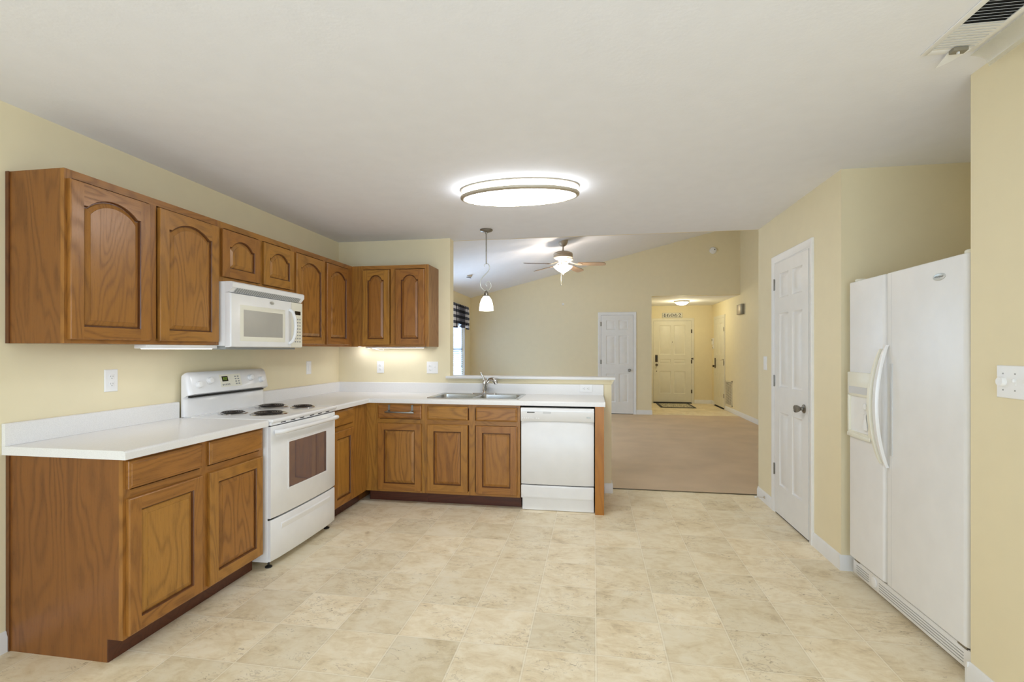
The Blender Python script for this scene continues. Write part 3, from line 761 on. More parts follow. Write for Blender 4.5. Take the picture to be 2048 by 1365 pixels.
def seven(mb, u, s, ch, w=0.008, h=0.17, out=0.0024):
    # u right, s up; segment bars
    tk = 0.0014; ts = 0.018
    bars = {'a': (0, w, h-ts, h), 'd': (0, w, 0, ts), 'g': (0, w, h/2-ts/2, h/2+ts/2), 'f': (0, tk, h/2, h), 'b': (w-tk, w, h/2, h), 'e': (0, tk, 0, h/2), 'c': (w-tk, w, 0, h/2)}
    for k in segs[ch]:
        a, b, c, d = bars[k]; cons_rect(mb, u+a, u+b, s+c, s+d, out)
for i, ch in enumerate('859'): seven(m, 2.996+i*0.0125, 0.60, ch)
obj('clock_digits', m, 'digits', tp)
m = MB()
for i in range(5): cons_rect(m, 2.980+i*0.015, 2.990+i*0.015, 0.22, 0.34, 0.0016)
obj('touch_keys', m, 'greytrim', tp)
m = MB()
for i in range(2):
    for j in range(4): cons_rect(m, 3.105+i*0.026, 3.121+i*0.026, 0.24+j*0.17, 0.33+j*0.17, 0.0016)
obj('number_keys', m, 'greytrim', tp)
for (u, w) in ((ry0+0.045, 0.60), (ry1-0.045, 0.60), (ry0+0.045, 0.10), (ry1-0.045, 0.10)):
    m = MB(); c = FL(u, 0, w); m.lathe(c, [(0.021, 0.0), (0.021, 0.006), (0.012, 0.011), (0.006, 0.013), (0.006, 0.046)], seg=16); obj('levelling_foot', m, 'black', t)

# ------------------------------------------------------------------ microwave
my0, my1 = 2.694, 3.450; mz0, mz1 = 1.352, 1.7615; md = 0.385
t = thing('microwave', FL((my0+my1)/2, mz0, 0.2), 'white over-the-range microwave hung below the short oak cabinet', 'microwave')
m = MB(); fbox(m, FL, my0, my1, mz0+0.012, mz1, 0.003, 0.345, bev=0.003); obj('body', m, 'white', t)
m = MB(); fbox(m, FL, my0+0.02, my1-0.02, mz0-0.010, mz0+0.012, 0.02, 0.335, bev=0.003); obj('bottom_plate', m, 'greytrim', t)
# top vent hood lip
m = MB(); m.loops([[FL(u, z, w) for w, z in ((0.345, mz1), (0.390, mz1), (0.398, mz1-0.008), (0.398, mz1-0.034), (0.372, mz1-0.064), (0.345, mz1-0.066))] for u in (my0, my1)], 0, True, True, True)
gr_ = obj('top_grille', m, 'white', t)
m = MB()
for i in range(34):
    u = my0+0.04+i*0.02; m.loops([[FL(a, z, w) for w, z in ((0.3972, mz1-0.037), (0.3745, mz1-0.0625))] for a in (u, u+0.012)], 0, False)
m.xf(lambda x, y, z: (x+0.0012, y, z-0.0008)); obj('vent_slots', m, 'greytrim', gr_)
fz0, fz1 = mz0+0.004, mz1-0.068
dw = my0+0.612
def face_loop(u0, u1, v0, v1, w): return [F_ for F_ in (FL(u0, v0, w), FL(u1, v0, w), FL(u1, v1, w), FL(u0, v1, w))]
m = MB(); m.loops([face_loop(my0, dw, fz0, fz1, 0.346), face_loop(my0, dw, fz0, fz1, 0.372), face_loop(my0+0.006, dw, fz0+0.006, fz1-0.004, 0.385)], 0, True, True, True)
d_ = obj('door', m, 'white', t)
m = MB(); m.loops([face_loop(2.775, 3.235, 1.395, 1.625, 0.3852), face_loop(2.780, 3.230, 1.400, 1.620, 0.3872), face_loop(2.806, 3.204, 1.425, 1.595, 0.3866)], 0, True); obj('window_bezel', m, 'offwhite', d_)
m = MB(); m.add(face_loop(2.806, 3.204, 1.425, 1.595, 0.3862), [(0, 1, 2, 3)]); obj('window', m, 'glassgrey', d_)
m = MB(); m.tube([FL(3.262+0.0, 1.385, 0.386), FL(3.266, 1.405, 0.412), FL(3.270, 1.45, 0.426), FL(3.272, 1.51, 0.430), FL(3.270, 1.57, 0.426), FL(3.266, 1.615, 0.412), FL(3.262, 1.635, 0.386)], 0.0115, 10)
m.xf(lambda x, y, z: (x, y+0.02, z)); obj('handle', m, 'white', d_)
m = MB(); m.loops([face_loop(dw+0.002, my1, fz0, fz1, 0.346), face_loop(dw+0.002, my1, fz0, fz1, 0.372), face_loop(dw+0.002, my1-0.006, fz0+0.006, fz1-0.004, 0.385)], 0, True, True, True); cp = obj('control_panel', m, 'offwhite', t)
m = MB(); fbox(m, FL, dw+0.045, dw+0.115, 1.600, 1.628, 0.3852, 0.3862); obj('display', m, 'display', cp)
m = MB()
for i in range(3):
    for j in range(8): fbox(m, FL, dw+0.045+i*0.028, dw+0.060+i*0.028, 1.395+j*0.024, 1.405+j*0.024, 0.3852, 0.3858)
obj('key_marks', m, 'greytrim', cp)
def oval_badge(parent, F, u, v, w, a, b, text=True, th_=0.002, name='badge'):
    m = MB(); n = 28
    L = lambda k, ww: [F(u+a*k*math.cos(2*PI*i/n), v+b*k*math.sin(2*PI*i/n), ww) for i in range(n)]
    m.loops([L(1, w), L(1, w+th_*0.6), L(0.93, w+th_), L(0.86, w+th_*0.8)], 0, True, False, True)
    o = obj(name, m, 'badge', parent)
    if text: lettering('Whirlpool', F, u, v, w+th_*0.85, a*1.35, b*0.62, 'inkdark', o, 'badge_lettering')
    return o
def lettering(s, F, u, v, w, width, height, mat, parent, name, ext=0.0006):
    cu = bpy.data.curves.new('tmp', 'FONT'); cu.body = s; cu.size = 1; cu.align_x = 'CENTER'; cu.align_y = 'CENTER'; cu.extrude = 0; cu.shear = 0.25
    tmp = bpy.data.objects.new('tmp', cu); C.objects.link(tmp)
    dg = bpy.context.evaluated_depsgraph_get(); me = bpy.data.meshes.new_from_object(tmp.evaluated_get(dg))
    vs = [v_.co.copy() for v_ in me.vertices]; fs = [tuple(p.vertices) for p in me.polygons]
    bpy.data.objects.remove(tmp); bpy.data.curves.remove(cu); bpy.data.meshes.remove(me)
    xs = [p.x for p in vs]; ys = [p.y for p in vs]; cx_ = (min(xs)+max(xs))/2; cy_ = (min(ys)+max(ys))/2
    sx = width/(max(xs)-min(xs)); sy = height/(max(ys)-min(ys))
    mb = MB(); mb.add([F(u+(p.x-cx_)*sx, v+(p.y-cy_)*sy, w+ext) for p in vs], fs)
    return obj(name, mb, mat, parent, smooth=False)
oval_badge(d_, FL, 3.085, 1.662, 0.3852, 0.026, 0.012)
# ------------------------------------------------------------------ under-cabinet lights
t = thing('under_cabinet_light', FL(2.50, 1.345, 0.29), 'white strip light under the wall cabinet left of the microwave', 'light', 'strip lights under the wall cabinets')
m = MB(); fbox(m, FL, 2.20, 2.685, 1.347, 1.3685, 0.225, 0.300, bev=0.003); obj('housing', m, 'white', t)
m = MB(); fbox(m, FL, 2.23, 2.655, 1.3435, 1.3472, 0.235, 0.290); obj('lens', m, 'stripglass', t)
area('under_cabinet_light_glow', FL(2.25, 1.340, 0.22), (0, 0, 0), 0.20, 0.80, 0.45, (0.84, 0.90, 1.0))
t = thing('under_cabinet_light', (-1.95, 4.60, 1.355), 'small strip light with a loose cord under the sink wall cabinet', 'light', 'strip lights under the wall cabinets')
m = MB(); m.box(-2.22, -1.62, 4.56, 4.63, 1.357, 1.3685, bev=0.002); obj('housing', m, 'white', t)
m = MB(); m.box(-2.20, -1.64, 4.567, 4.623, 1.3545, 1.3571); obj('lens', m, 'stripglass', t)
m = MB(); m.tube([(-2.20, 4.55, 1.366), (-2.14, 4.54, 1.352), (-2.06, 4.54, 1.336), (-2.02, 4.54, 1.338), (-2.04, 4.55, 1.360), (-1.95, 4.54, 1.364), (-1.85, 4.53, 1.358), (-1.74, 4.54, 1.364)], 0.002, 6); obj('cord', m, 'plastic', t)
area('sink_wall_light_glow', (-1.95, 4.56, 1.350), (0, 0, 0), 0.60, 0.10, 0.8, (0.84, 0.90, 1.0))
point('corner_light_glow', (-2.30, 4.60, 1.335), 0.35, (0.9, 0.93, 1.0), 0.02)

# ------------------------------------------------------------------ dishwasher
dx0, dx1 = -0.600, 0.006
t = thing('dishwasher', (-0.297, 4.38, 0), 'white dishwasher under the worktop right of the sink', 'dishwasher')
m = MB(); fbox(m, FB, dx0+0.004, dx1-0.004, 0.10, 0.860, 0.02, 0.590); obj('body', m, 'dark', t)
dd = obj('door', bowed(FB, dx0+0.004, dx1-0.003, 0.222, 0.745, 0.592, 0.622, 0.004), 'white_tex', t)
m = MB()
P_ = [(0.592, 0.7465), (0.628, 0.7465), (0.632, 0.752), (0.634, 0.826), (0.634, 0.848), (0.628, 0.857), (0.592, 0.860)]
m.loops([[FB(u, z, w) for w, z in P_] for u in (dx0+0.003, dx1-0.002)], 0, True, True, True)
cp = obj('control_panel', m, 'white', t)
m = MB(); fbox(m, FB, dx0+0.012, dx1-0.012, 0.828, 0.8295, 0.6335, 0.6346); fbox(m, FB, -0.412, -0.345, 0.812, 0.8285, 0.6335, 0.6346); obj('latch_recess', m, 'palegrey', cp)
m.v = m.v
m = MB(); fbox(m, FB, -0.545, -0.482, 0.8165, 0.8255, 0.6336, 0.6350); vn = obj('air_vent', m, 'dark', cp)
m = MB()
for i in range(9): fbox(m, FB, -0.541+i*0.0066, -0.5385+i*0.0066, 0.8175, 0.8245, 0.6350, 0.6356)
obj('vent_fins', m, 'greytrim', vn)
for u in (-0.585, -0.568, -0.549, -0.531, -0.513, -0.496, -0.466, -0.448):
    m = MB(); m.lathe(FB(u, 0.772, 0.6336), [(0.0062, 0), (0.0062, 0.0015), (0.005, 0.0022), (0, 0.0022)], (0, -1, 0), seg=12); obj('button', m, 'plastic', cp)
oval_badge(cp, FB, -0.040, 0.785, 0.6338, 0.019, 0.007)
m = MB(); fbox(m, FB, dx0+0.004, dx1-0.003, 0.108, 0.214, 0.592, 0.628, bev=0.004); fbox(m, FB, dx0+0.03, dx1-0.02, 0.12, 0.2, 0.6275, 0.6285); obj('access_panel', m, 'white_tex', t)
m = MB(); fbox(m, FB, dx0+0.012, dx1-0.003, 0.004, 0.106, 0.56, 0.600); obj('toe_panel', m, 'white', t)

# ------------------------------------------------------------------ refrigerator
yf0, yf1 = 2.268, 3.208; FX = 1.492
t = thing('refrigerator', (1.85, 2.74, 0), 'tall white side-by-side refrigerator in the wall recess', 'refrigerator')
G = Fr((FX, 0, 0), (0, -1, 0), (-1, 0, 0))     # u = -y, w toward camera room
m = MB(); m.box(1.572, 2.215, yf0+0.004, yf1-0.004, 0.03, 1.728, bev=0.004); obj('body', m, 'white_tex', t)
def fdoor(y0, y1, z0, z1):
    mb = MB(); rr = 0.022; n = 6; L = []
    pts = [(1.566, y0), (1.566, y1)]
    pts = [(1.566, y1)]
    for i in range(n+1):
        a = PI/2*i/n; pts.append((FX+rr-rr*math.sin(a), y1-rr+rr*math.cos(a)))
    for i in range(n+1):
        a = PI/2*i/n; pts.append((FX+rr-rr*math.cos(a), y0+rr-rr*math.sin(a)))
    pts.append((1.566, y0))
    def lp(z, k): return [(x+(0.004*k if x < 1.56 else 0), y, z) for x, y in pts]
    mb.loops([lp(z0, 1), lp(z0+0.004, 0), lp(z1-0.004, 0), lp(z1, 1)], 0, True, True, True)
    return mb
d1 = obj('freezer_door', fdoor(2.842, yf1, 0.128, 1.735), 'white_tex', t)
d2 = obj('fridge_door', fdoor(yf0, 2.832, 0.128, 1.735), 'white_tex', t)
m = MB(); m.box(1.566, 1.574, yf0+0.012, yf1-0.012, 0.135, 1.725); obj('door_gasket', m, 'greytrim', t)
m = MB(); m.box(FX-0.0004, FX+0.0005, 2.781, 2.7835, 0.135, 1.728); obj('edge_groove', m, 'palegrey', d2)
# bow handles
def bow(y, ytop, reach, z0, z1, wdt, thick, inner_y=None):
    mb = MB(); n = 18; L = []
    for i in range(n+1):
        s = i/n; z = z0+(z1-z0)*s; b = math.sin(PI*s)**0.8
        x = FX-0.002-reach*b; yy = y+ytop*b
        hw = wdt/2*(0.45+0.55*b)
        L.append([(x-thick, yy-hw*0.7, z), (x-thick, yy+hw*0.7, z), (x-thick*0.3, yy+hw, z), (x+thick*0.2, yy+hw, z), (x+thick*0.2, yy-hw, z), (x-thick*0.3, yy-hw, z)])
    mb.loops(L, 0, True, True, True); return mb
obj('handle', bow(2.862, 0.012, 0.052, 0.745, 1.345, 0.030, 0.010), 'offwhite', d1)
obj('handle', bow(2.808, 0.0, 0.055, 0.735, 1.365, 0.034, 0.012), 'white', d2)
m = MB(); m.box(FX-0.004, FX+0.002, 2.770, 2.790, 0.80, 1.27, bev=0.002); obj('handle_backing', m, 'palegrey', d2)
# dispenser
g = lambda mb, y0, y1, z0, z1, w0, w1, mi=0, bev=0.0: mb.box(FX-w1, FX-w0, y0, y1, z0, z1, mi, bev)
dy0, dy1, dz0, dz1 = 2.950, 3.192, 0.838, 1.212
m = MB(); g(m, dy0, dy1, 1.075, dz1, 0.0, 0.014, bev=0.004); g(m, dy0, dy1, dz0, dz0+0.022, 0, 0.018, bev=0.004); g(m, dy0, dy0+0.022, dz0, 1.085, 0, 0.014, bev=0.003); g(m, dy1-0.020, dy1, dz0, 1.085, 0, 0.014, bev=0.003)
dp = obj('dispenser_bezel', m, 'offwhite', d1)
m = MB(); g(m, dy0+0.02, dy1-0.018, dz0+0.018, 1.08, 0.0005, 0.0025); obj('dispenser_back', m, 'plastic', dp)
m = MB(); g(m, dy0+0.022, dy1-0.020, dz0+0.020, dz0+0.034, 0.002, 0.013); obj('drip_tray', m, 'offwhite', dp)
m = MB(); g(m, dy0+0.03, dy1-0.02, 1.090, 1.130, 0.0142, 0.0152); obj('control_strip', m, 'palegrey', dp)
m = MB(); m.lathe((FX-0.008, dy0+0.065, 0.895), [(0.026, 0.0), (0.024, 0.03), (0.012, 0.06), (0.010, 0.085)], seg=14, sx=0.35); obj('paddle', m, 'plastic', dp)
m = MB(); m.lathe((FX-0.010, dy0+0.065, 1.01), [(0.016, 0.0), (0.018, 0.012), (0.010, 0.03)], seg=14, sx=0.5); obj('nozzle', m, 'plastic', dp)
oval_badge(d2, G, -2.430, 1.660, 0.0004, 0.040, 0.016)
for y in (2.262+0.03, 3.18-0.03):
    m = MB(); m.lathe((1.53, y, 1.7352), [(0.026, 0), (0.027, 0.003), (0.027, 0.012), (0.023, 0.016), (0, 0.017)], seg=18); m.box(1.53, 1.62, y-0.02, y+0.02, 1.7352, 1.748, bev=0.003); obj('hinge_cover', m, 'offwhite', t)
m = MB(); m.box(1.512, 1.566, yf0+0.008, yf1-0.012, 0.028, 0.112, bev=0.003)
gb = obj('base_grille', m, 'white', t)
m = MB()
for z in (0.045, 0.058, 0.071, 0.084):
    m.box(1.5108, 1.5122, yf0+0.05, 2.93, z, z+0.003); m.box(1.5108, 1.5122, 3.03, yf1-0.05, z, z+0.003)
obj('grille_slots', m, 'greytrim', gb)
m = MB(); m.lathe((1.5112, 2.98, 0.070), [(0.030, 0), (0.028, 0.003), (0.012, 0.006), (0, 0.006)], (-1, 0, 0), seg=18); obj('filter_knob', m, 'white', gb)
for y, s in ((yf0+0.05, 1), (yf1-0.06, -1)):
    m = MB(); m.box(1.508, 1.560, y-0.025, y+0.03, 0.108, 0.126, bev=0.002); m.lathe((1.525, y-0.035*s, 0.085), [(0.004, 0), (0.006, 0.02), (0.012, 0.035), (0.012, 0.042)], seg=10)
    obj('lower_hinge', m, 'satin', t)
for y in (2.33, 3.14): m = MB(); m.lathe((1.62, y, 0), [(0.018, 0), (0.018, 0.01), (0.008, 0.014), (0.008, 0.032)], seg=12); obj('foot', m, 'black', t)

# ------------------------------------------------------------------ six panel doors
def six_panel(F, u0, u1, v1, w0, th, rows, st=0.10, mul=0.07, v0=0.0):
    Wd = u1-u0; us = [0, st*Wd/0.64, (Wd-mul)/2, (Wd+mul)/2, Wd-st*Wd/0.64, Wd]
    vs = [v0]; 
    for a, b in rows: vs += [a, b]
    vs.append(v1); wf = w0+th; mb = MB()
    for i in range(len(us)-1):
        for j in range(len(vs)-1):
            a, b, c, d = u0+us[i], u0+us[i+1], vs[j], vs[j+1]
            if i in (1, 3) and j % 2 == 1:
                Ls = [rect_loop(a, b, c, d, k, w) for k, w in ((0, wf), (0.006, wf-0.006), (0.014, wf-0.0085), (0.022, wf-0.0085), (0.040, wf-0.002))]
                mb.loops([[F(*p) for p in L] for L in Ls], 0, True, False, True)
            else: mb.add([F(*p) for p in rect_loop(a, b, c, d, 0, wf)], [(0, 1, 2, 3)])
    Ls = [rect_loop(u0, u1, v0, v1, 0, wf), rect_loop(u0, u1, v0, v1, 0, w0)]
    mb.loops([[F(*p) for p in L] for L in Ls], 0, True, False, True)
    return mb
ROWS = [(0.250, 0.840), (1.042, 1.633), (1.757, 1.952)]
def casing(F, u0, u1, v1, cw=0.056, v0=0.0, w=0.0):
    pr = [(0, 0.0), (0.0, 0.009), (0.010, 0.011), (0.022, 0.014), (0.040, 0.017), (0.052, 0.017), (cw, 0.012), (cw, 0)]
    # sweep: left leg, mitre, top, mitre, right leg
    Ls = []
    for (cu, cv, du, dv) in ((u0, v0, -1, 0), (u0, v1, -1, 1), (u1, v1, 1, 1), (u1, v0, 1, 0)):
        Ls.append([F(cu+du*o, cv+dv*o, w+h) for o, h in pr])
    mb = MB(); mb.loops(Ls, 0, True, True, True); return mb
def jamb(F, u0, u1, v1, g=0.012, d=0.004, v0=0.0):
    mb = MB()
    fbox(mb, F, u0-g, u0, v0, v1+g, -0.02, d); fbox(mb, F, u1, u1+g, v0, v1+g, -0.02, d); fbox(mb, F, u0, u1, v1, v1+g, -0.02, d)
    return mb
def knob(F, u, v, w, mat, parent, name='door_knob', r=0.027, rose=0.032, L=0.058):
    m = MB(); m.lathe(F(u, v, w), [(rose, 0), (rose, 0.004), (rose*0.8, 0.009), (0.013, 0.012), (0.011, L*0.40), (r*0.60, L*0.50), (r*0.85, L*0.68), (r, L*0.92), (r*0.98, L+0.004), (r*0.80, L+0.007), (r*0.70, L+0.003), (0, L+0.003)], F.N, seg=24)
    return obj(name, m, mat, parent)
def hinge(F, u, v, w, mat, parent, h=0.088, wd=0.016):
    m = MB(); fbox(m, F, u-wd, u+wd, v-h/2, v+h/2, w, w+0.002, bev=0.0006); c = F(u, v-h/2, w+0.004); m.lathe(c, [(0.005, -0.003), (0.005, h+0.003)], seg=10)
    return obj('hinge', m, mat, parent)

# pantry door: recessed a little into the wall plane by a thin jamb reveal (slab stands just proud of wall face inside casing)
def door_unit(name, F, u0, u1, v1, label, hinge_u, knob_u, mat='door', hm='satin', knobmat='satin', kz=0.92, rows=ROWS, th=0.010, cw=0.056, v0=0.012, hz=(0.36, 1.085, 1.875), knobs=True):
    d = obj(name, six_panel(F, u0, u1, v1, 0.001, th, rows, v0=v0), mat)
    tag(d, label, None, None, 'structure')
    obj('casing', casing(F, u0-0.010, u1+0.010, v1+0.010, cw), 'trim' if mat == 'door' else mat, d)
    obj('jamb', jamb(F, u0-0.003, u1+0.003, v1+0.003, 0.009, 0.0065), 'trim' if mat == 'door' else mat, d)
    m = MB(); fbox(m, F, u0, u1, 0.0005, v0, 0.0008, 0.004); 
    for a in (u0-0.003, u1): fbox(m, F, a, a+0.003, 0.0, v1, 0.0005, 0.004)
    fbox(m, F, u0, u1, v1, v1+0.003, 0.0005, 0.004)
    obj('door_gap', m, 'dark', d)
    for z in hz: hinge(F, hinge_u, z, th+0.0005, hm, d)
    if knobs: knob(F, knob_u, kz, th+0.001, knobmat, d)
    return d
door_unit('door_1', FP, -4.365, -3.722, 2.045, 'white six-panel pantry door between the refrigerator and the living room opening', -4.372, -3.79)
sc = 0.918
door_unit('door_2', FF, 0.158, 0.806, 2.055, 'white six-panel closet door on the far living room wall', 0.152, 0.730, kz=0.915, v0=0.016, hm='satin')
EROWS = [(0.20, 0.55), (0.98, 1.16), (1.28, 1.90)]
ed = door_unit('door_3', FE, 1.490, 2.400, 2.058, 'cream front entry door at the end of the hall', 2.404, 1.565, mat='entrydoor', hm='brass', knobmat='brass', kz=0.955, rows=[(0.24, 0.80), (0.98, 1.10), (1.22, 1.95)], v0=0.03, hz=(0.30, 1.04, 1.80))
m = MB(); fbox(m, FE, 1.530, 1.590, 1.03, 1.21, 0.0115, 0.030, bev=0.008); kp = obj('keypad_deadbolt', m, 'brass', ed)
m = MB(); fbox(m, FE, 1.543, 1.577, 1.09, 1.19, 0.030, 0.032); obj('keypad', m, 'inkdark', kp)
m = MB(); m.lathe(FE(1.565, 0.80, 0.0112), [(0.014, 0), (0.012, 0.004), (0, 0.005)], (0, -1, 0), seg=14); obj('security_latch', m, 'brass', ed)
m = MB(); m.lathe(FE(1.945, 1.53, 0.0112), [(0.010, 0), (0.009, 0.003), (0, 0.003)], (0, -1, 0), seg=12); obj('peephole', m, 'brass', ed)
m = MB(); fbox(m, FE, 2.395, 2.440, 1.10, 1.13, 0.012, 0.020); fbox(m, FE, 2.43, 2.445, 1.09, 1.14, 0.016, 0.024); obj('swing_guard', m, 'brass', ed)
m = MB(); fbox(m, FE, 1.486, 2.404, 0.0, 0.022, 0.0, 0.05); obj('threshold', m, 'dark', ed)
gd = door_unit('door_4', FR, -12.50, -11.645, 2.065, 'cream six-panel door on the right wall of the entry hall', -11.650, -12.42, mat='entrydoor', hm='brass', knobmat='brass', kz=0.95, rows=[(0.24, 0.80), (0.98, 1.10), (1.22, 1.95)], v0=0.03, hz=(0.30, 1.04, 1.80))
m = MB(); fbox(m, FR, -12.45, -12.40, 0.90, 1.14, 0.0115, 0.028, bev=0.004); obj('lock_plate', m, 'brass', gd)
m = MB(); fbox(m, FR, -11.80, -11.66, 1.115, 1.125, 0.012, 0.018); fbox(m, FR, -11.67, -11.655, 0.98, 1.12, 0.012, 0.018); obj('swing_guard', m, 'brass', gd)
struct('trim_4', bx(RX-0.03, RX-0.001, 11.65, 12.50, 0.0, 0.014), 'dark', 'dark threshold under the hall side door')

# ------------------------------------------------------------------ wall plates
def plate(name, label, cat, F, u, v, wd, ht, items, group=None, rot=False, mat='plastic'):
    t = thing(name, F(u, v-ht/2, 0), label, cat, group)
    m = MB(); L = [rect_loop(u-wd/2, u+wd/2, v-ht/2, v+ht/2, d, w) for d, w in ((0, 0.0004), (0, 0.003), (0.003, 0.0055))]
    m.loops([[F(*p) for p in q] for q in L], 0, True, True, True); obj('cover_plate', m, mat, t)
    for (kind, du) in items:
        cu = u+du
        if kind == 'outlet':
            for s in (-1, 1):
                if rot: a, b, hw, hh = cu+s*0.0195, v, 0.0140, 0.0165
                else: a, b, hw, hh = cu, v+s*0.0195, 0.0165, 0.0140
                m = MB(); fbox(m, F, a-hw, a+hw, b-hh, b+hh, 0.0054, 0.0075, bev=0.0015); r_ = obj('receptacle', m, mat, t)
                m = MB()
                for (p, q, sx, sy) in ((-0.006, 0.003, 0.0012, 0.0042), (0.006, 0.003, 0.0012, 0.0036), (0, -0.0075, 0.0024, 0.0024)):
                    if rot: p, q, sx, sy = q, p, sy, sx
                    fbox(m, F, a+p-sx, a+p+sx, b+q-sy, b+q+sy, 0.0076, 0.0079)
                obj('slots', m, 'greytrim', r_)
        elif kind == 'rocker':
            m = MB(); fbox(m, F, cu-0.0165, cu+0.0165, v-0.033, v+0.033, 0.0054, 0.0095, bev=0.002); obj('rocker', m, mat, t)
        elif kind == 'toggle':
            m = MB(); fbox(m, F, cu-0.005, cu+0.005, v-0.012, v+0.012, 0.0054, 0.007); fbox(m, F, cu-0.004, cu+0.004, v+0.000, v+0.012, 0.007, 0.016, bev=0.001); obj('toggle', m, mat, t)
        elif kind == 'dial':
            m = MB(); m.lathe(F(cu, v, 0.0055), [(0.0175, 0), (0.017, 0.012), (0.0155, 0.014), (0, 0.014)], F.N, seg=24); obj('dimmer_dial', m, mat, t)
        elif kind == 'screws':
            m = MB()
            for z in (-0.03, 0.03): m.lathe(F(cu, v+z, 0.0055), [(0.003, 0), (0.0025, 0.001), (0, 0.001)], F.N, seg=10)
            obj('screw', m, 'greytrim', t)
    return t
plate('wall_outlet', 'white outlet on the wall above the left worktop', 'outlet', FL, 2.274, 1.174, 0.074, 0.120, [('outlet', 0)], 'white wall outlets')
plate('wall_switch', 'white rocker plate on the left wall right of the range', 'switch', FL, 4.150, 1.176, 0.074, 0.120, [('rocker', 0)])
plate('wall_outlet', 'white outlet on the sink wall below the corner cabinets', 'outlet', FB, -2.122, 1.165, 0.074, 0.118, [('outlet', 0)], 'white wall outlets')
plate('wall_outlet', 'white double plate with outlet and switch beside the pass-through', 'outlet', FB, -1.576, 1.163, 0.116, 0.118, [('outlet', -0.024), ('toggle', 0.026)], 'white wall outlets')
FS = Fr((0, YB-0.0215, 0), (1, 0, 0), (0, -1, 0))
plate('wall_outlet', 'white sideways outlet on the half wall above the dishwasher', 'outlet', FS, -0.068, 0.978, 0.118, 0.072, [('outlet', 0)], 'white wall outlets', rot=True)
plate('wall_switch', 'white rocker plate beside the pantry door hinges', 'switch', FP, -4.620, 1.222, 0.078, 0.120, [('rocker', 0)])
plate('dimmer_plate', 'wide white dimmer and switch plate on the near right wall', 'dimmer', FP, -2.024, 1.224, 0.165, 0.119, [('dial', -0.052), ('screws', -0.052), ('toggle', 0.0), ('screws', 0.0), ('toggle', 0.05), ('screws', 0.05)])

# door stop
t = thing('door_stop', (XR-0.013, 4.60, 0.05), 'spring door stop with white tip on the baseboard left of the pantry door', 'door stop')
m = MB(); m.lathe((XR-0.0135, 4.60, 0.052), [(0.012, 0), (0.010, 0.006), (0.005, 0.010)] , (-1, 0, 0), seg=12); pa = []
for i in range(60):
    a = 2*PI*i/7; pa.append((XR-0.02-0.001*i, 4.60+0.005*math.cos(a), 0.052+0.005*math.sin(a)))
m.tube(pa, 0.0012, 5); obj('spring', m, 'nickel', t)
m = MB(); m.lathe((XR-0.080, 4.60, 0.052), [(0.007, 0), (0.008, 0.012), (0.006, 0.016), (0, 0.016)], (-1, 0, 0), seg=12); obj('tip', m, 'plastic', t)

# ------------------------------------------------------------------ ceiling lamp (kitchen, oval)
cx, cy = -0.500, 3.315; ax, ay = 0.402, 0.205
t = thing('ceiling_lamp', (cx, cy, CH), 'large oval flush ceiling lamp with nickel rings in the kitchen', 'lamp')
def oval(z, k=0.0, n=64): return [(cx+(ax+k)*math.cos(2*PI*i/n), cy+(ay+k)*math.sin(2*PI*i/n), z) for i in range(n)]
m = MB(); m.loops([oval(CH-0.0005, -0.03), oval(CH-0.010, -0.018), oval(CH-0.046, -0.018), oval(CH-0.062, -0.022), oval(CH-0.072, -0.04), oval(CH-0.079, -0.08), oval(CH-0.083, -0.13)], 0, True, False, True)
obj('diffuser', m, 'lampglass', t)
m = MB(); m.loops([oval(CH-0.0005, -0.006), oval(CH-0.0005, 0.004), oval(CH-0.010, 0.004), oval(CH-0.012, -0.004), oval(CH-0.012, -0.018)], 0, True); obj('top_ring', m, 'nickel', t)
m = MB(); m.loops([oval(CH-0.044, -0.017), oval(CH-0.044, 0.002), oval(CH-0.049, 0.006), oval(CH-0.060, 0.005), oval(CH-0.067, -0.004), oval(CH-0.068, -0.014), oval(CH-0.064, -0.019), oval(CH-0.044, -0.017)], 0, True); obj('lower_ring', m, 'nickel', t)
for a in (-PI/2-0.04, PI/2, 0.0, PI):
    m = MB(); p = (cx+(ax+0.002)*math.cos(a), cy+(ay+0.002)*math.sin(a)); m.lathe((p[0], p[1], CH-0.046), [(0.002, 0), (0.002, 0.038)], seg=8); obj('ring_post', m, 'nickel', t)

# ------------------------------------------------------------------ pendant
px_, py_ = -0.968, 4.408
t = thing('pendant_lamp', (px_, py_, CH), 'nickel pendant lamp with scroll stem and white bell shade above the sink', 'lamp')
m = MB(); m.lathe((px_, py_, CH), [(0.058, -0.0005), (0.060, -0.006), (0.052, -0.016), (0.030, -0.024), (0.010, -0.028), (0.008, -0.040)], seg=28); obj('canopy', m, 'satin', t)
m = MB(); m.lathe((px_, py_, 2.125), [(0.0055, 0), (0.0055, 0.28)], seg=10); m.lathe((px_, py_, 2.24), [(0.0065, 0), (0.0065, 0.006)], seg=10); obj('rod', m, 'satin', t)
m = MB(); S = []
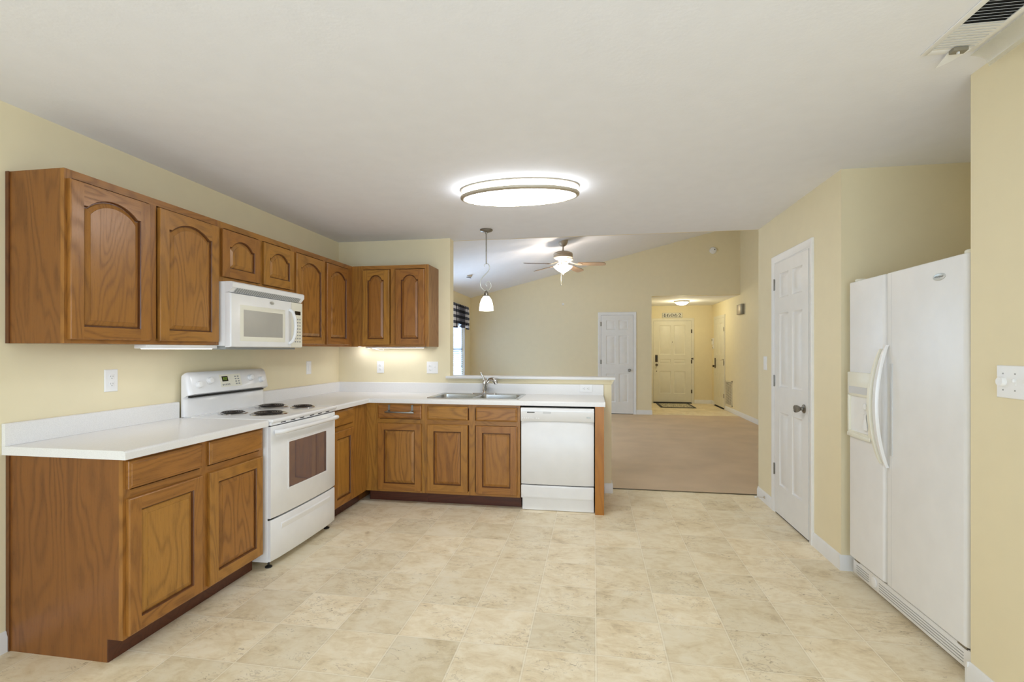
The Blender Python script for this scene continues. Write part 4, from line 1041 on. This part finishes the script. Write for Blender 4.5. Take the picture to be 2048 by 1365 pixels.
# S scroll: small curl at top, sweep right then left, big curl at bottom with inner spiral
ctrl = [(-0.012, 2.098), (-0.006, 2.088), (0.006, 2.092), (0.007, 2.106), (-0.004, 2.120), (-0.020, 2.116), (-0.010, 2.124), (0.006, 2.128), (0.024, 2.118), (0.030, 2.096), (0.024, 2.070), (0.006, 2.045), (-0.020, 2.020),
        (-0.044, 1.992), (-0.056, 1.960), (-0.054, 1.926), (-0.036, 1.896), (-0.010, 1.880), (0.018, 1.884), (0.038, 1.902), (0.044, 1.928), (0.036, 1.952), (0.018, 1.962), (0.002, 1.954), (-0.004, 1.938), (0.003, 1.924), (0.014, 1.922)]
del ctrl[0:6]
ctrl = [(-0.022, 2.100), (-0.012, 2.090), (0.002, 2.096), (0.004, 2.110), (-0.008, 2.118), (-0.020, 2.112)][:0] + [(-0.018, 2.100), (-0.020, 2.112), (-0.012, 2.124)] + ctrl[1:]
def cr(P, n=6):
    out = []
    for i in range(len(P)-1):
        p0 = P[max(i-1, 0)]; p1 = P[i]; p2 = P[i+1]; p3 = P[min(i+2, len(P)-1)]
        for k in range(n):
            s = k/n
            out.append(tuple(0.5*((2*p1[j])+(-p0[j]+p2[j])*s+(2*p0[j]-5*p1[j]+4*p2[j]-p3[j])*s*s+(-p0[j]+3*p1[j]-3*p2[j]+p3[j])*s**3) for j in range(2)))
    out.append(P[-1]); return out
pth = cr(ctrl); m.tube([(px_+a, py_, b) for a, b in pth], [0.0022+0.0020*min(1, 4*min(i/len(pth), 1-i/len(pth))) for i in range(len(pth))], 8)
obj('scroll', m, 'badge', t)
m = MB(); m.lathe((px_, py_, 1.830), [(0.040, 0), (0.040, 0.004), (0.022, 0.010), (0.020, 0.030), (0.012, 0.040), (0.006, 0.052)], seg=24); obj('socket_cap', m, 'satin', t)
m = MB(); m.lathe((px_, py_, 1.697), [(0.064, 0), (0.066, 0.002), (0.064, 0.030), (0.058, 0.070), (0.046, 0.105), (0.030, 0.128), (0.018, 0.136), (0.017, 0.133), (0.028, 0.124), (0.043, 0.102), (0.055, 0.068), (0.061, 0.030), (0.062, 0.001), (0.064, 0)], seg=32)
obj('shade', m, 'pendglass', t)
m = MB(); m.lathe((px_, py_, 1.735), [(0.0, -0.028), (0.018, -0.02), (0.028, 0), (0.024, 0.03), (0.013, 0.06), (0.013, 0.09)], seg=18); obj('bulb', m, 'lampglass', t)
point('pendant_glow', (px_, py_, 1.685), 2.0, (1.0, 0.92, 0.80), 0.04)

# ------------------------------------------------------------------ ceiling vent
vx0, vx1, vy0, vy1 = 1.200, 1.372, 1.60, 2.058
t = thing('ceiling_vent', ((vx0+vx1)/2, (vy0+vy1)/2, CH), 'white ceiling register with louvres and a bent end near the right wall', 'vent')
m = MB()
zf = CH-0.006
m.box(vx0, vx0+0.022, vy0, vy1, zf, CH-0.0005, bev=0.002); m.box(vx1-0.022, vx1, vy0, vy1, zf, CH-0.0005, bev=0.002); m.box(vx0+0.02, vx1-0.02, vy0, vy0+0.022, zf, CH-0.0005, bev=0.002); m.box(vx0+0.02, vx1-0.02, vy1-0.030, vy1, zf, CH-0.0005, bev=0.002)
obj('frame', m, 'plastic', t)
m = MB(); m.box(vx0+0.02, vx1-0.02, vy0+0.02, 1.885, CH-0.0015, CH-0.0006); obj('duct_opening', m, 'dark', t)
m = MB(); m.box(vx0+0.02, vx1-0.02, 1.885, vy1-0.028, CH-0.004, CH-0.0006); obj('closed_damper', m, 'plastic', t)
n = 26
for i in range(n):
    y = vy0+0.027+(vy1-vy0-0.062)*i/(n-1); closed = y > 1.885
    m = MB(); dz = 0.0045; hw = 0.0078 if closed else 0.0035
    m.loops([[(x, y-hw, zf-0.001), (x, y+hw, zf+(0.0012 if closed else 0.0035)), (x, y+hw, zf+(0.002 if closed else 0.0043)), (x, y-hw, zf)] for x in (vx0+0.021, vx1-0.021)], 0, True, True, True)
    obj('louvre', m, 'plastic', t)
m = MB(); m.box(1.282, 1.330, 2.012, 2.040, zf-0.014, zf-0.0005, bev=0.002); l_ = obj('damper_bracket', m, 'chime', t)
m = MB(); m.box(1.300, 1.306, 2.02, 2.028, zf-0.022, zf-0.012); obj('damper_lever', m, 'plastic', l_)
t = thing('air_deflector', (1.345, 1.95, CH-0.01), 'cloudy curved plastic air deflector hanging off the ceiling register', 'air deflector')
m = MB(); L = []
for i in range(9):
    a = PI/2*i/8; L.append([(1.300+0.075+0.06*math.sin(a)-0.0, y, CH-0.010-0.045*(1-math.cos(a))) for y in (1.60, 2.075)])
m.loops(L, 0, False)
m.loops([[(q[0], q[1], q[2]-0.0015) for q in l2] for l2 in L], 0, False)
obj('curved_sheet', m, 'deflector', t)
m = MB(); m.add([(1.283, 2.042, CH-0.010), (1.350, 2.036, CH-0.010), (1.318, 2.085, CH-0.020), (1.283, 2.112, CH-0.028), (1.283, 2.042, CH-0.0085), (1.350, 2.036, CH-0.0085), (1.318, 2.085, CH-0.0185), (1.283, 2.112, CH-0.0265)], [(0, 1, 2, 3), (4, 5, 6, 7), (0, 1, 5, 4), (1, 2, 6, 5), (2, 3, 7, 6), (3, 0, 4, 7)]); obj('end_flap', m, 'plastic', t)

# ------------------------------------------------------------------ ceiling fan
gx, gy = -0.462, 7.60
gz = vault(gx)
t = thing('ceiling_fan', (gx, gy, gz), 'five-blade ceiling fan with lit glass bowl hanging from the sloped ceiling', 'fan')
m = MB(); m.lathe((gx, gy, gz), [(0.072, 0.016), (0.072, -0.01), (0.068, -0.030), (0.050, -0.062), (0.026, -0.078), (0.014, -0.082)], seg=24); obj('canopy', m, 'bronze', t)
m = MB(); m.lathe((gx, gy, 2.83), [(0.012, 0), (0.012, gz-0.08-2.83)], seg=12); m.lathe((gx, gy, 2.835), [(0.02, 0), (0.018, 0.03)], seg=12); obj('downrod', m, 'bronze', t)
m = MB(); m.lathe((gx, gy, 2.715), [(0.06, -0.04), (0.07, 0.0), (0.11, 0.015), (0.145, 0.04), (0.150, 0.062), (0.145, 0.080), (0.150, 0.088), (0.140, 0.110), (0.09, 0.132), (0.03, 0.140)], seg=36); obj('motor_housing', m, 'bronze', t)
for k in range(5):
    a = math.radians(66+72*k)
    def R_(x, y, z): return (gx+x*math.cos(a)-y*math.sin(a), gy+x*math.sin(a)+y*math.cos(a), z)
    m = MB(); zb = 2.650; pitch = math.tan(math.radians(12)); outl = []
    xs = [0.235, 0.26, 0.32, 0.42, 0.52, 0.59, 0.625, 0.642, 0.648]; ws = [0.046, 0.052, 0.056, 0.062, 0.066, 0.064, 0.054, 0.036, 0.002]
    up = [(x, w) for x, w in zip(xs, ws)] + [(x, -w) for x, w in zip(xs[::-1], ws[::-1])]
    m.loops([[R_(x, y, zb-y*pitch-0.05*(x-0.2)*1.0) for x, y in up], [R_(x, y, zb-y*pitch-0.05*(x-0.2)*1.0+0.006) for x, y in up]], 1, True, False, False)
    m.add([R_(x, y, zb-y*pitch-0.05*(x-0.2)*1.0) for x, y in up], [tuple(range(len(up)))], 0)
    m.add([R_(x, y, zb-y*pitch-0.05*(x-0.2)*1.0+0.006) for x, y in up], [tuple(range(len(up)))], 1)
    b = obj('blade', m, ['blade', 'bladeedge'], t)
    m = MB(); pts2 = [(0.10, 0.016), (0.16, 0.012), (0.20, 0.018), (0.25, 0.036), (0.285, 0.030), (0.295, 0.0)]
    up = pts2 + [(x, -y) for x, y in pts2[:-1][::-1]]
    zz = lambda x, y: (zb-y*pitch-0.004-0.05*(x-0.2)*1.0) + max(0, (0.2-x))*0.35
    m.loops([[R_(x, y, zz(x, y)-0.004) for x, y in up], [R_(x, y, zz(x, y)+0.002) for x, y in up]], 0, True, True, True); obj('blade_bracket', m, 'bronze', b)
m = MB(); m.lathe((gx, gy, 2.60), [(0.035, 0.0), (0.055, 0.015), (0.060, 0.045), (0.055, 0.065)], seg=20); obj('light_fitter', m, 'bronze', t)
m = MB(); m.lathe((gx, gy, 2.520), [(0.0, 0.0), (0.03, 0.006), (0.07, 0.028), (0.115, 0.062), (0.142, 0.088), (0.146, 0.100), (0.135, 0.104), (0.06, 0.108)], seg=32); obj('glass_bowl', m, 'fanglass', t)
m = MB(); m.lathe((gx, gy, 2.493), [(0.0, 0.0), (0.010, 0.006), (0.016, 0.018), (0.030, 0.028), (0.026, 0.034)], seg=16); obj('finial', m, 'bronze', t)
m = MB(); m.tube([(gx-0.03, gy-0.02, 2.60), (gx-0.03, gy-0.02, 2.34)], 0.0022, 5); m.lathe((gx-0.03, gy-0.02, 2.32), [(0, 0), (0.006, 0.008), (0.003, 0.022)], seg=8); m.tube([(gx+0.01, gy-0.03, 2.60), (gx+0.01, gy-0.03, 2.36)], 0.0022, 5); obj('pull_chain', m, 'badge', t)
for k in range(4):
    a = math.radians(20+90*k); point('fan_lamp_glow', (gx+0.07*math.cos(a), gy+0.07*math.sin(a), 2.640), 6.0, (1.0, 0.87, 0.72), 0.02)
point('fan_bowl_glow', (gx, gy, 2.44), 7.0, (1.0, 0.86, 0.68), 0.06)

# ------------------------------------------------------------------ living room window, blinds, valance
m = MB(); cw = 0.055
m.box(LX, LX+0.016, wy0-cw, wy0, wz0-cw, wz1+cw); m.box(LX, LX+0.016, wy1, wy1+cw, wz0-cw, wz1+cw); m.box(LX, LX+0.016, wy0, wy1, wz1, wz1+cw); m.box(LX-0.10, LX+0.05, wy0-cw, wy1+cw, wz0-0.03, wz0)
w1_ = struct('window_1', m, 'trim', 'white framed double-hung living room window with closed blinds')
m = MB(); xm = LX-0.075
for a, b in ((wy0, wy0+0.04), (wy1-0.04, wy1)): m.box(xm-0.02, xm+0.02, a, b, wz0, wz1)
for a, b in ((wz0, wz0+0.04), (wz1-0.04, wz1), (1.33, 1.375)): m.box(xm-0.02, xm+0.02, wy0, wy1, a, b)
obj('sash', m, 'trim', w1_)
m = bx(xm-0.003, xm+0.003, wy0+0.03, wy1-0.03, wz0+0.03, wz1-0.03); obj('pane', m, 'pane', w1_)
m = MB(); m.box(LX-0.10, LX+0.016, 6.95, 7.00, wz0, wz1); m.box(LX-0.10, LX+0.016, 8.40, 8.45, wz0, wz1); m.box(LX-0.10, LX+0.016, 6.95, 8.45, wz1-0.05, wz1); m.box(LX-0.10, LX+0.03, 6.95, 8.45, wz0, wz0+0.05); m.box(LX-0.09, LX-0.05, 6.95, 8.45, 1.33, 1.37)
struct('window_2', m, 'trim', 'second living room window hidden behind the sink wall')
m = MB(); m.box(XR+0.02, XR+0.11, -1.75, -1.70, 0.6, 2.1); m.box(XR+0.02, XR+0.11, 0.55, 0.60, 0.6, 2.1); m.box(XR+0.02, XR+0.11, -0.6, -0.55, 0.6, 2.1); m.box(XR+0.02, XR+0.11, -1.75, 0.6, 0.6, 0.65); m.box(XR+0.02, XR+0.11, -1.75, 0.6, 2.05, 2.1)
struct('window_4', m, 'trim', 'unseen white window frame beside the camera')
t = thing('window_blinds', (LX-0.02, (wy0+wy1)/2, wz0), 'white slatted blinds lowered inside the living room window', 'blinds')
m = MB(); m.box(LX-0.045, LX-0.005, wy0+0.01, wy1-0.01, wz1-0.05, wz1-0.005); obj('head_rail', m, 'plastic', t)
m = MB(); z = wz0+0.02
while z < wz1-0.06:
    ang = 1.25 if z > 1.36 else 0.75
    dx_, dz_ = 0.022*math.cos(ang), 0.022*math.sin(ang)
    m.add([(LX-0.025-dx_, y, z+dz_) for y in (wy0+0.012, wy1-0.012)] + [(LX-0.025+dx_, y, z-dz_) for y in (wy1-0.012, wy0+0.012)], [(0, 1, 2, 3)])
    m.add([(LX-0.025-dx_, y, z+dz_+0.002) for y in (wy0+0.012, wy1-0.012)] + [(LX-0.025+dx_, y, z-dz_+0.002) for y in (wy1-0.012, wy0+0.012)], [(0, 1, 2, 3)])
    z += 0.040
obj('slats', m, 'slat', t)
m = MB(); m.tube([(LX-0.002, wy1-0.14, wz1-0.06), (LX-0.002, wy1-0.14, 1.02)], 0.002, 5); m.lathe((LX-0.002, wy1-0.14, 0.99), [(0.008, 0), (0.005, 0.03)], seg=8); obj('cord', m, 'inkdark', t)
t = thing('valance', (LX+0.07, (wy0+wy1)/2, 2.22), 'black and white buffalo check valance over the living room window', 'valance')
m = MB(); n = 96; L = []
ya, yb = wy0-0.10, wy1+0.12
for i in range(n+1):
    s = i/n; y = ya+(yb-ya)*s; x = LX+0.075+0.026*math.sin(s*2*PI*15)+0.006*math.sin(s*2*PI*5.3)
    drop = 0.45-0.10*math.exp(-((s-0.36)/0.07)**2)-0.09*math.exp(-((s-0.80)/0.06)**2)+(0.02 if s > 0.85 or s < 0.22 else 0)
    L.append([(LX+0.075+0.006*math.sin(s*2*PI*17), y, 2.225), (x, y, 2.19), (x+0.004, y, 2.10), (x+0.008, y, 2.0), (x+0.006, y, 2.225-drop)])
m.loops(L, 0, False); m.loops([[(p[0]-0.003, p[1], p[2]) for p in l2] for l2 in L], 0, False)
for y in (ya, yb): m.box(LX+0.001, LX+0.075, y-0.002, y+0.002, 1.86, 2.222)
obj('cloth', m, 'plaid', t)
m = MB(); m.tube([(LX+0.002, ya, 2.212), (LX+0.07, ya, 2.212), (LX+0.07, yb, 2.212), (LX+0.002, yb, 2.212)], 0.006, 6); obj('rod', m, 'plastic', t)

# ------------------------------------------------------------------ small living room and hall things
hx_, hy_ = -2.02, 8.05
t = thing('ceiling_hook_plate', (-2.09, 8.15, vault(-2.09)), 'small dark fixture on the low end of the sloped ceiling above the valance', 'fixture')
m = MB(); m.lathe((-2.09, 8.15, vault(-2.09)), [(0.055, 0.012), (0.055, -0.008), (0.03, -0.02), (0, -0.022)], seg=16, axis=(0.24, 0, 0.97)); obj('plate', m, 'bronze', t)
m = MB(); m.tube([(-2.13, 8.13, vault(-2.09)-0.03), (-2.05, 8.13, vault(-2.09)-0.045)], 0.006, 6); obj('bracket', m, 'inkdark', t)
m = MB(); vx_, vy_ = 0.025, 7.35
t = thing('ceiling_speaker', (vx_, vy_, vault(vx_)), 'round white cover on the sloped ceiling right of the fan', 'ceiling cover')
m.lathe((vx_, vy_, vault(vx_)), [(0.12, 0.005), (0.12, -0.006), (0.10, -0.012), (0, -0.013)], seg=28, axis=(0.24, 0, -0.97) if False else (-0.2407, 0, 0.9706)); obj('cover', m, 'plastic', t)
t = thing('smoke_detector', (2.375, FY, 3.34), 'round white smoke detector high on the far wall above the hall opening', 'smoke detector')
m = MB(); m.lathe((2.375, FY-0.0005, 3.34), [(0.068, 0), (0.068, 0.012), (0.058, 0.030), (0.03, 0.036), (0, 0.036)], (0, -1, 0), seg=28); sd = obj('housing', m, 'plastic', t)
m = MB(); m.lathe((2.400, FY-0.034, 3.352), [(0.012, 0), (0.010, 0.003), (0, 0.003)], (0, -1, 0), seg=12); obj('test_button', m, 'inkdark', sd)
t = thing('wall_hook', (-0.64, FY, 2.30), 'tiny white hook alone on the far living room wall', 'hook')
m = MB(); m.lathe((-0.635, FY-0.0005, 2.305), [(0.022, 0), (0.020, 0.006), (0, 0.008)], (0, -1, 0), seg=14); ho = obj('base', m, 'plastic', t)
m = MB(); m.tube([(-0.635, FY-0.008, 2.31), (-0.635, FY-0.03, 2.295), (-0.635, FY-0.028, 2.27), (-0.635, FY-0.012, 2.275)], 0.004, 6); obj('hook', m, 'nickel', ho)
t = thing('door_chime', (RX, 10.32, 2.05), 'grey door chime box high on the right wall of the hall', 'door chime')
m = MB(); fbox(m, FR, -10.495, -10.17, 2.035, 2.235, 0.0005, 0.055, bev=0.006); ch_ = obj('housing', m, 'chime', t)
m = MB(); fbox(m, FR, -10.44, -10.225, 2.045, 2.225, 0.055, 0.060, bev=0.002); obj('cover', m, 'bronze', ch_)
t = thing('return_air_grille', (RX, 11.27, 0.12), 'tall cream return air grille low on the right wall of the hall', 'grille')
m = MB(); y0_, y1_, z0_, z1_ = -11.555, -11.005, 0.125, 0.675
for a, b, c, d in ((y0_, y0_+0.03, z0_, z1_), (y1_-0.03, y1_, z0_, z1_), (y0_, y1_, z0_, z0_+0.03), (y0_, y1_, z1_-0.03, z1_)): fbox(m, FR, a, b, c, d, 0.0005, 0.010)
fr_ = obj('frame', m, 'grille', t)
m = MB(); fbox(m, FR, y0_+0.03, y1_-0.03, z0_+0.03, z1_-0.03, 0.0006, 0.0015); obj('duct_opening', m, 'dark', t)
m = MB()
for i in range(20):
    z = z0_+0.04+i*0.0245; fbox(m, FR, y0_+0.03, y1_-0.03, z, z+0.012, 0.002, 0.008)
for i in range(1, 5): fbox(m, FR, y0_+0.11*i, y0_+0.11*i+0.006, z0_+0.03, z1_-0.03, 0.002, 0.010)
obj('louvres', m, 'grille', t)
t = thing('alarm_keypad', (RX, 12.66, 1.38), 'white alarm keypad on the hall wall left of the side door', 'keypad')
m = MB(); fbox(m, FR, -12.74, -12.62, 1.46, 1.62, 0.0005, 0.030, bev=0.006); k_ = obj('housing', m, 'plastic', t)
m = MB(); fbox(m, FR, -12.72, -12.65, 1.55, 1.60, 0.030, 0.032); obj('screen', m, 'greytrim', k_)
t = thing('thermostat', (RX, 12.62, 1.35), 'small white thermostat below the alarm keypad in the hall', 'thermostat')
m = MB(); fbox(m, FR, -12.66, -12.575, 1.36, 1.45, 0.0005, 0.028, bev=0.005); k_ = obj('housing', m, 'plastic', t)
m = MB(); m.lathe(FR(-12.615, 1.385, 0.028), [(0.016, 0), (0.014, 0.006), (0, 0.006)], FR.N, seg=14); obj('dial', m, 'greytrim', k_)

# hall ceiling lamp
lx_, ly_ = 1.965, 11.60
t = thing('ceiling_lamp', (lx_, ly_, CH), 'round bowl ceiling lamp glowing in the entry hall', 'lamp')
m = MB(); m.lathe((lx_, ly_, CH), [(0.168, -0.0005), (0.172, -0.010), (0.160, -0.022), (0.150, -0.028), (0.140, -0.020)], seg=32); obj('ring', m, 'nickel', t)
m = MB(); m.lathe((lx_, ly_, CH), [(0.150, -0.022), (0.145, -0.035), (0.125, -0.060), (0.09, -0.082), (0.04, -0.094), (0, -0.096)], seg=32); obj('bowl', m, 'foyglass', t)
point('hall_lamp_glow', (lx_, ly_, CH-0.16), 13.0, (1.0, 0.91, 0.60), 0.08)

# sign 46062 over the front door
t = thing('house_number_sign', (1.93, EY, 2.14), 'white zip code sign reading 46062 above the front door', 'sign')
sx0, sx1, sz0, sz1 = 1.700, 2.185, 2.135, 2.262
m = MB(); fbox(m, FE, sx0, sx1, sz0, sz1, 0.0005, 0.014, bev=0.002); bd = obj('board', m, 'signwhite', t)
def stroke(mb, pts, ws, w=0.0145):
    P = [Vector((a, b)) for a, b in pts]; n = len(P); Lf, Rt = [], []
    for i in range(n):
        d = (P[min(i+1, n-1)]-P[max(i-1, 0)]).normalized(); nn = Vector((-d.y, d.x))
        Lf.append(P[i]+nn*ws[i]/2); Rt.append(P[i]-nn*ws[i]/2)
    mb.loops([[FE(p.x, p.y, w) for p in Lf], [FE(p.x, p.y, w) for p in Rt]], 0, False)
def ell(cx_, cy_, a, b, a0, a1, n, thick, thin):
    pts, ws = [], []
    for i in range(n+1):
        q = a0+(a1-a0)*i/n; pts.append((cx_+a*math.cos(q), cy_+b*math.sin(q))); ws.append(thin+(thick-thin)*abs(math.cos(q))**1.3)
    return pts, ws
H_ = 0.088; zb_ = sz0+0.020; dg = 0.092; dx_0 = sx0+0.014
TK, TN = 0.022, 0.006
m = MB()
def d4(x):
    stroke(m, [(x+0.050, zb_), (x+0.050, zb_+H_)], [TK*0.9]*2); stroke(m, [(x+0.046, zb_+H_), (x+0.004, zb_+0.030)], [TN, TN]); stroke(m, [(x+0.002, zb_+0.027), (x+0.074, zb_+0.027)], [TN*1.1]*2); stroke(m, [(x+0.034, zb_+0.002), (x+0.068, zb_+0.002)], [0.004]*2)
def d0(x): p, w = ell(x+0.040, zb_+H_/2, 0.027, H_/2-0.003, 0, 2*PI, 28, TK, TN*0.7); stroke(m, p, w)
def d6(x):
    p, w = ell(x+0.041, zb_+0.027, 0.026, 0.025, 0, 2*PI, 24, TK*0.9, TN*0.7); stroke(m, p, w)
    p, w = ell(x+0.050, zb_+0.030, 0.036, 0.054, PI, PI*0.55, 12, TK*0.95, TN); stroke(m, p, w)
    m.lathe(FE(x+0.058, zb_+0.072, 0.0145), [(0.009, 0), (0, 0.0)], (0, -1, 0), seg=12)
def d2(x):
    pts = cr([(x+0.014, zb_+0.066), (x+0.024, zb_+0.082), (x+0.042, zb_+0.085), (x+0.056, zb_+0.066), (x+0.046, zb_+0.042), (x+0.024, zb_+0.020), (x+0.012, zb_+0.007)], 5)
    n_ = len(pts); stroke(m, pts, [TN+(TK*0.9-TN)*math.exp(-((i/n_-0.50)/0.17)**2) for i in range(n_)])
    stroke(m, [(x+0.010, zb_+0.007), (x+0.068, zb_+0.007)], [0.014]*2); stroke(m, [(x+0.066, zb_+0.012), (x+0.071, zb_+0.026)], [0.005]*2)
    m.lathe(FE(x+0.018, zb_+0.063, 0.0145), [(0.009, 0), (0, 0.0)], (0, -1, 0), seg=12)
for i, f_ in enumerate((d4, d6, d0, d6, d2)): f_(dx_0+i*dg)
obj('numerals', m, 'inkdark', bd)
m = MB()
for a, b, c, d in ((sx0+0.004, sx0+0.008, sz0+0.006, sz1-0.006), (sx1-0.008, sx1-0.004, sz0+0.006, sz1-0.006), (sx0+0.004, sx1-0.004, sz0+0.005, sz0+0.008), (sx0+0.004, sx1-0.004, sz1-0.008, sz1-0.005)): fbox(m, FE, a, b, c, d, 0.0140, 0.0146)
obj('border', m, 'inkdark', bd)

# door mat
t = thing('door_mat', (1.9, 12.25, 0), 'patterned door mat with dark border in front of the entry door', 'mat')
MX0, MX1, MY0, MY1 = 1.53, 2.32, 11.78, 12.66
m = MB(); m.box(MX0, MX1, MY0, MY1, 0.0005, 0.010, bev=0.003); obj('border', m, 'inkdark', t)
m = MB(); m.box(MX0+0.06, MX1-0.06, MY0+0.06, MY1-0.06, 0.0095, 0.0115); obj('woven_field', m, 'rug', t)
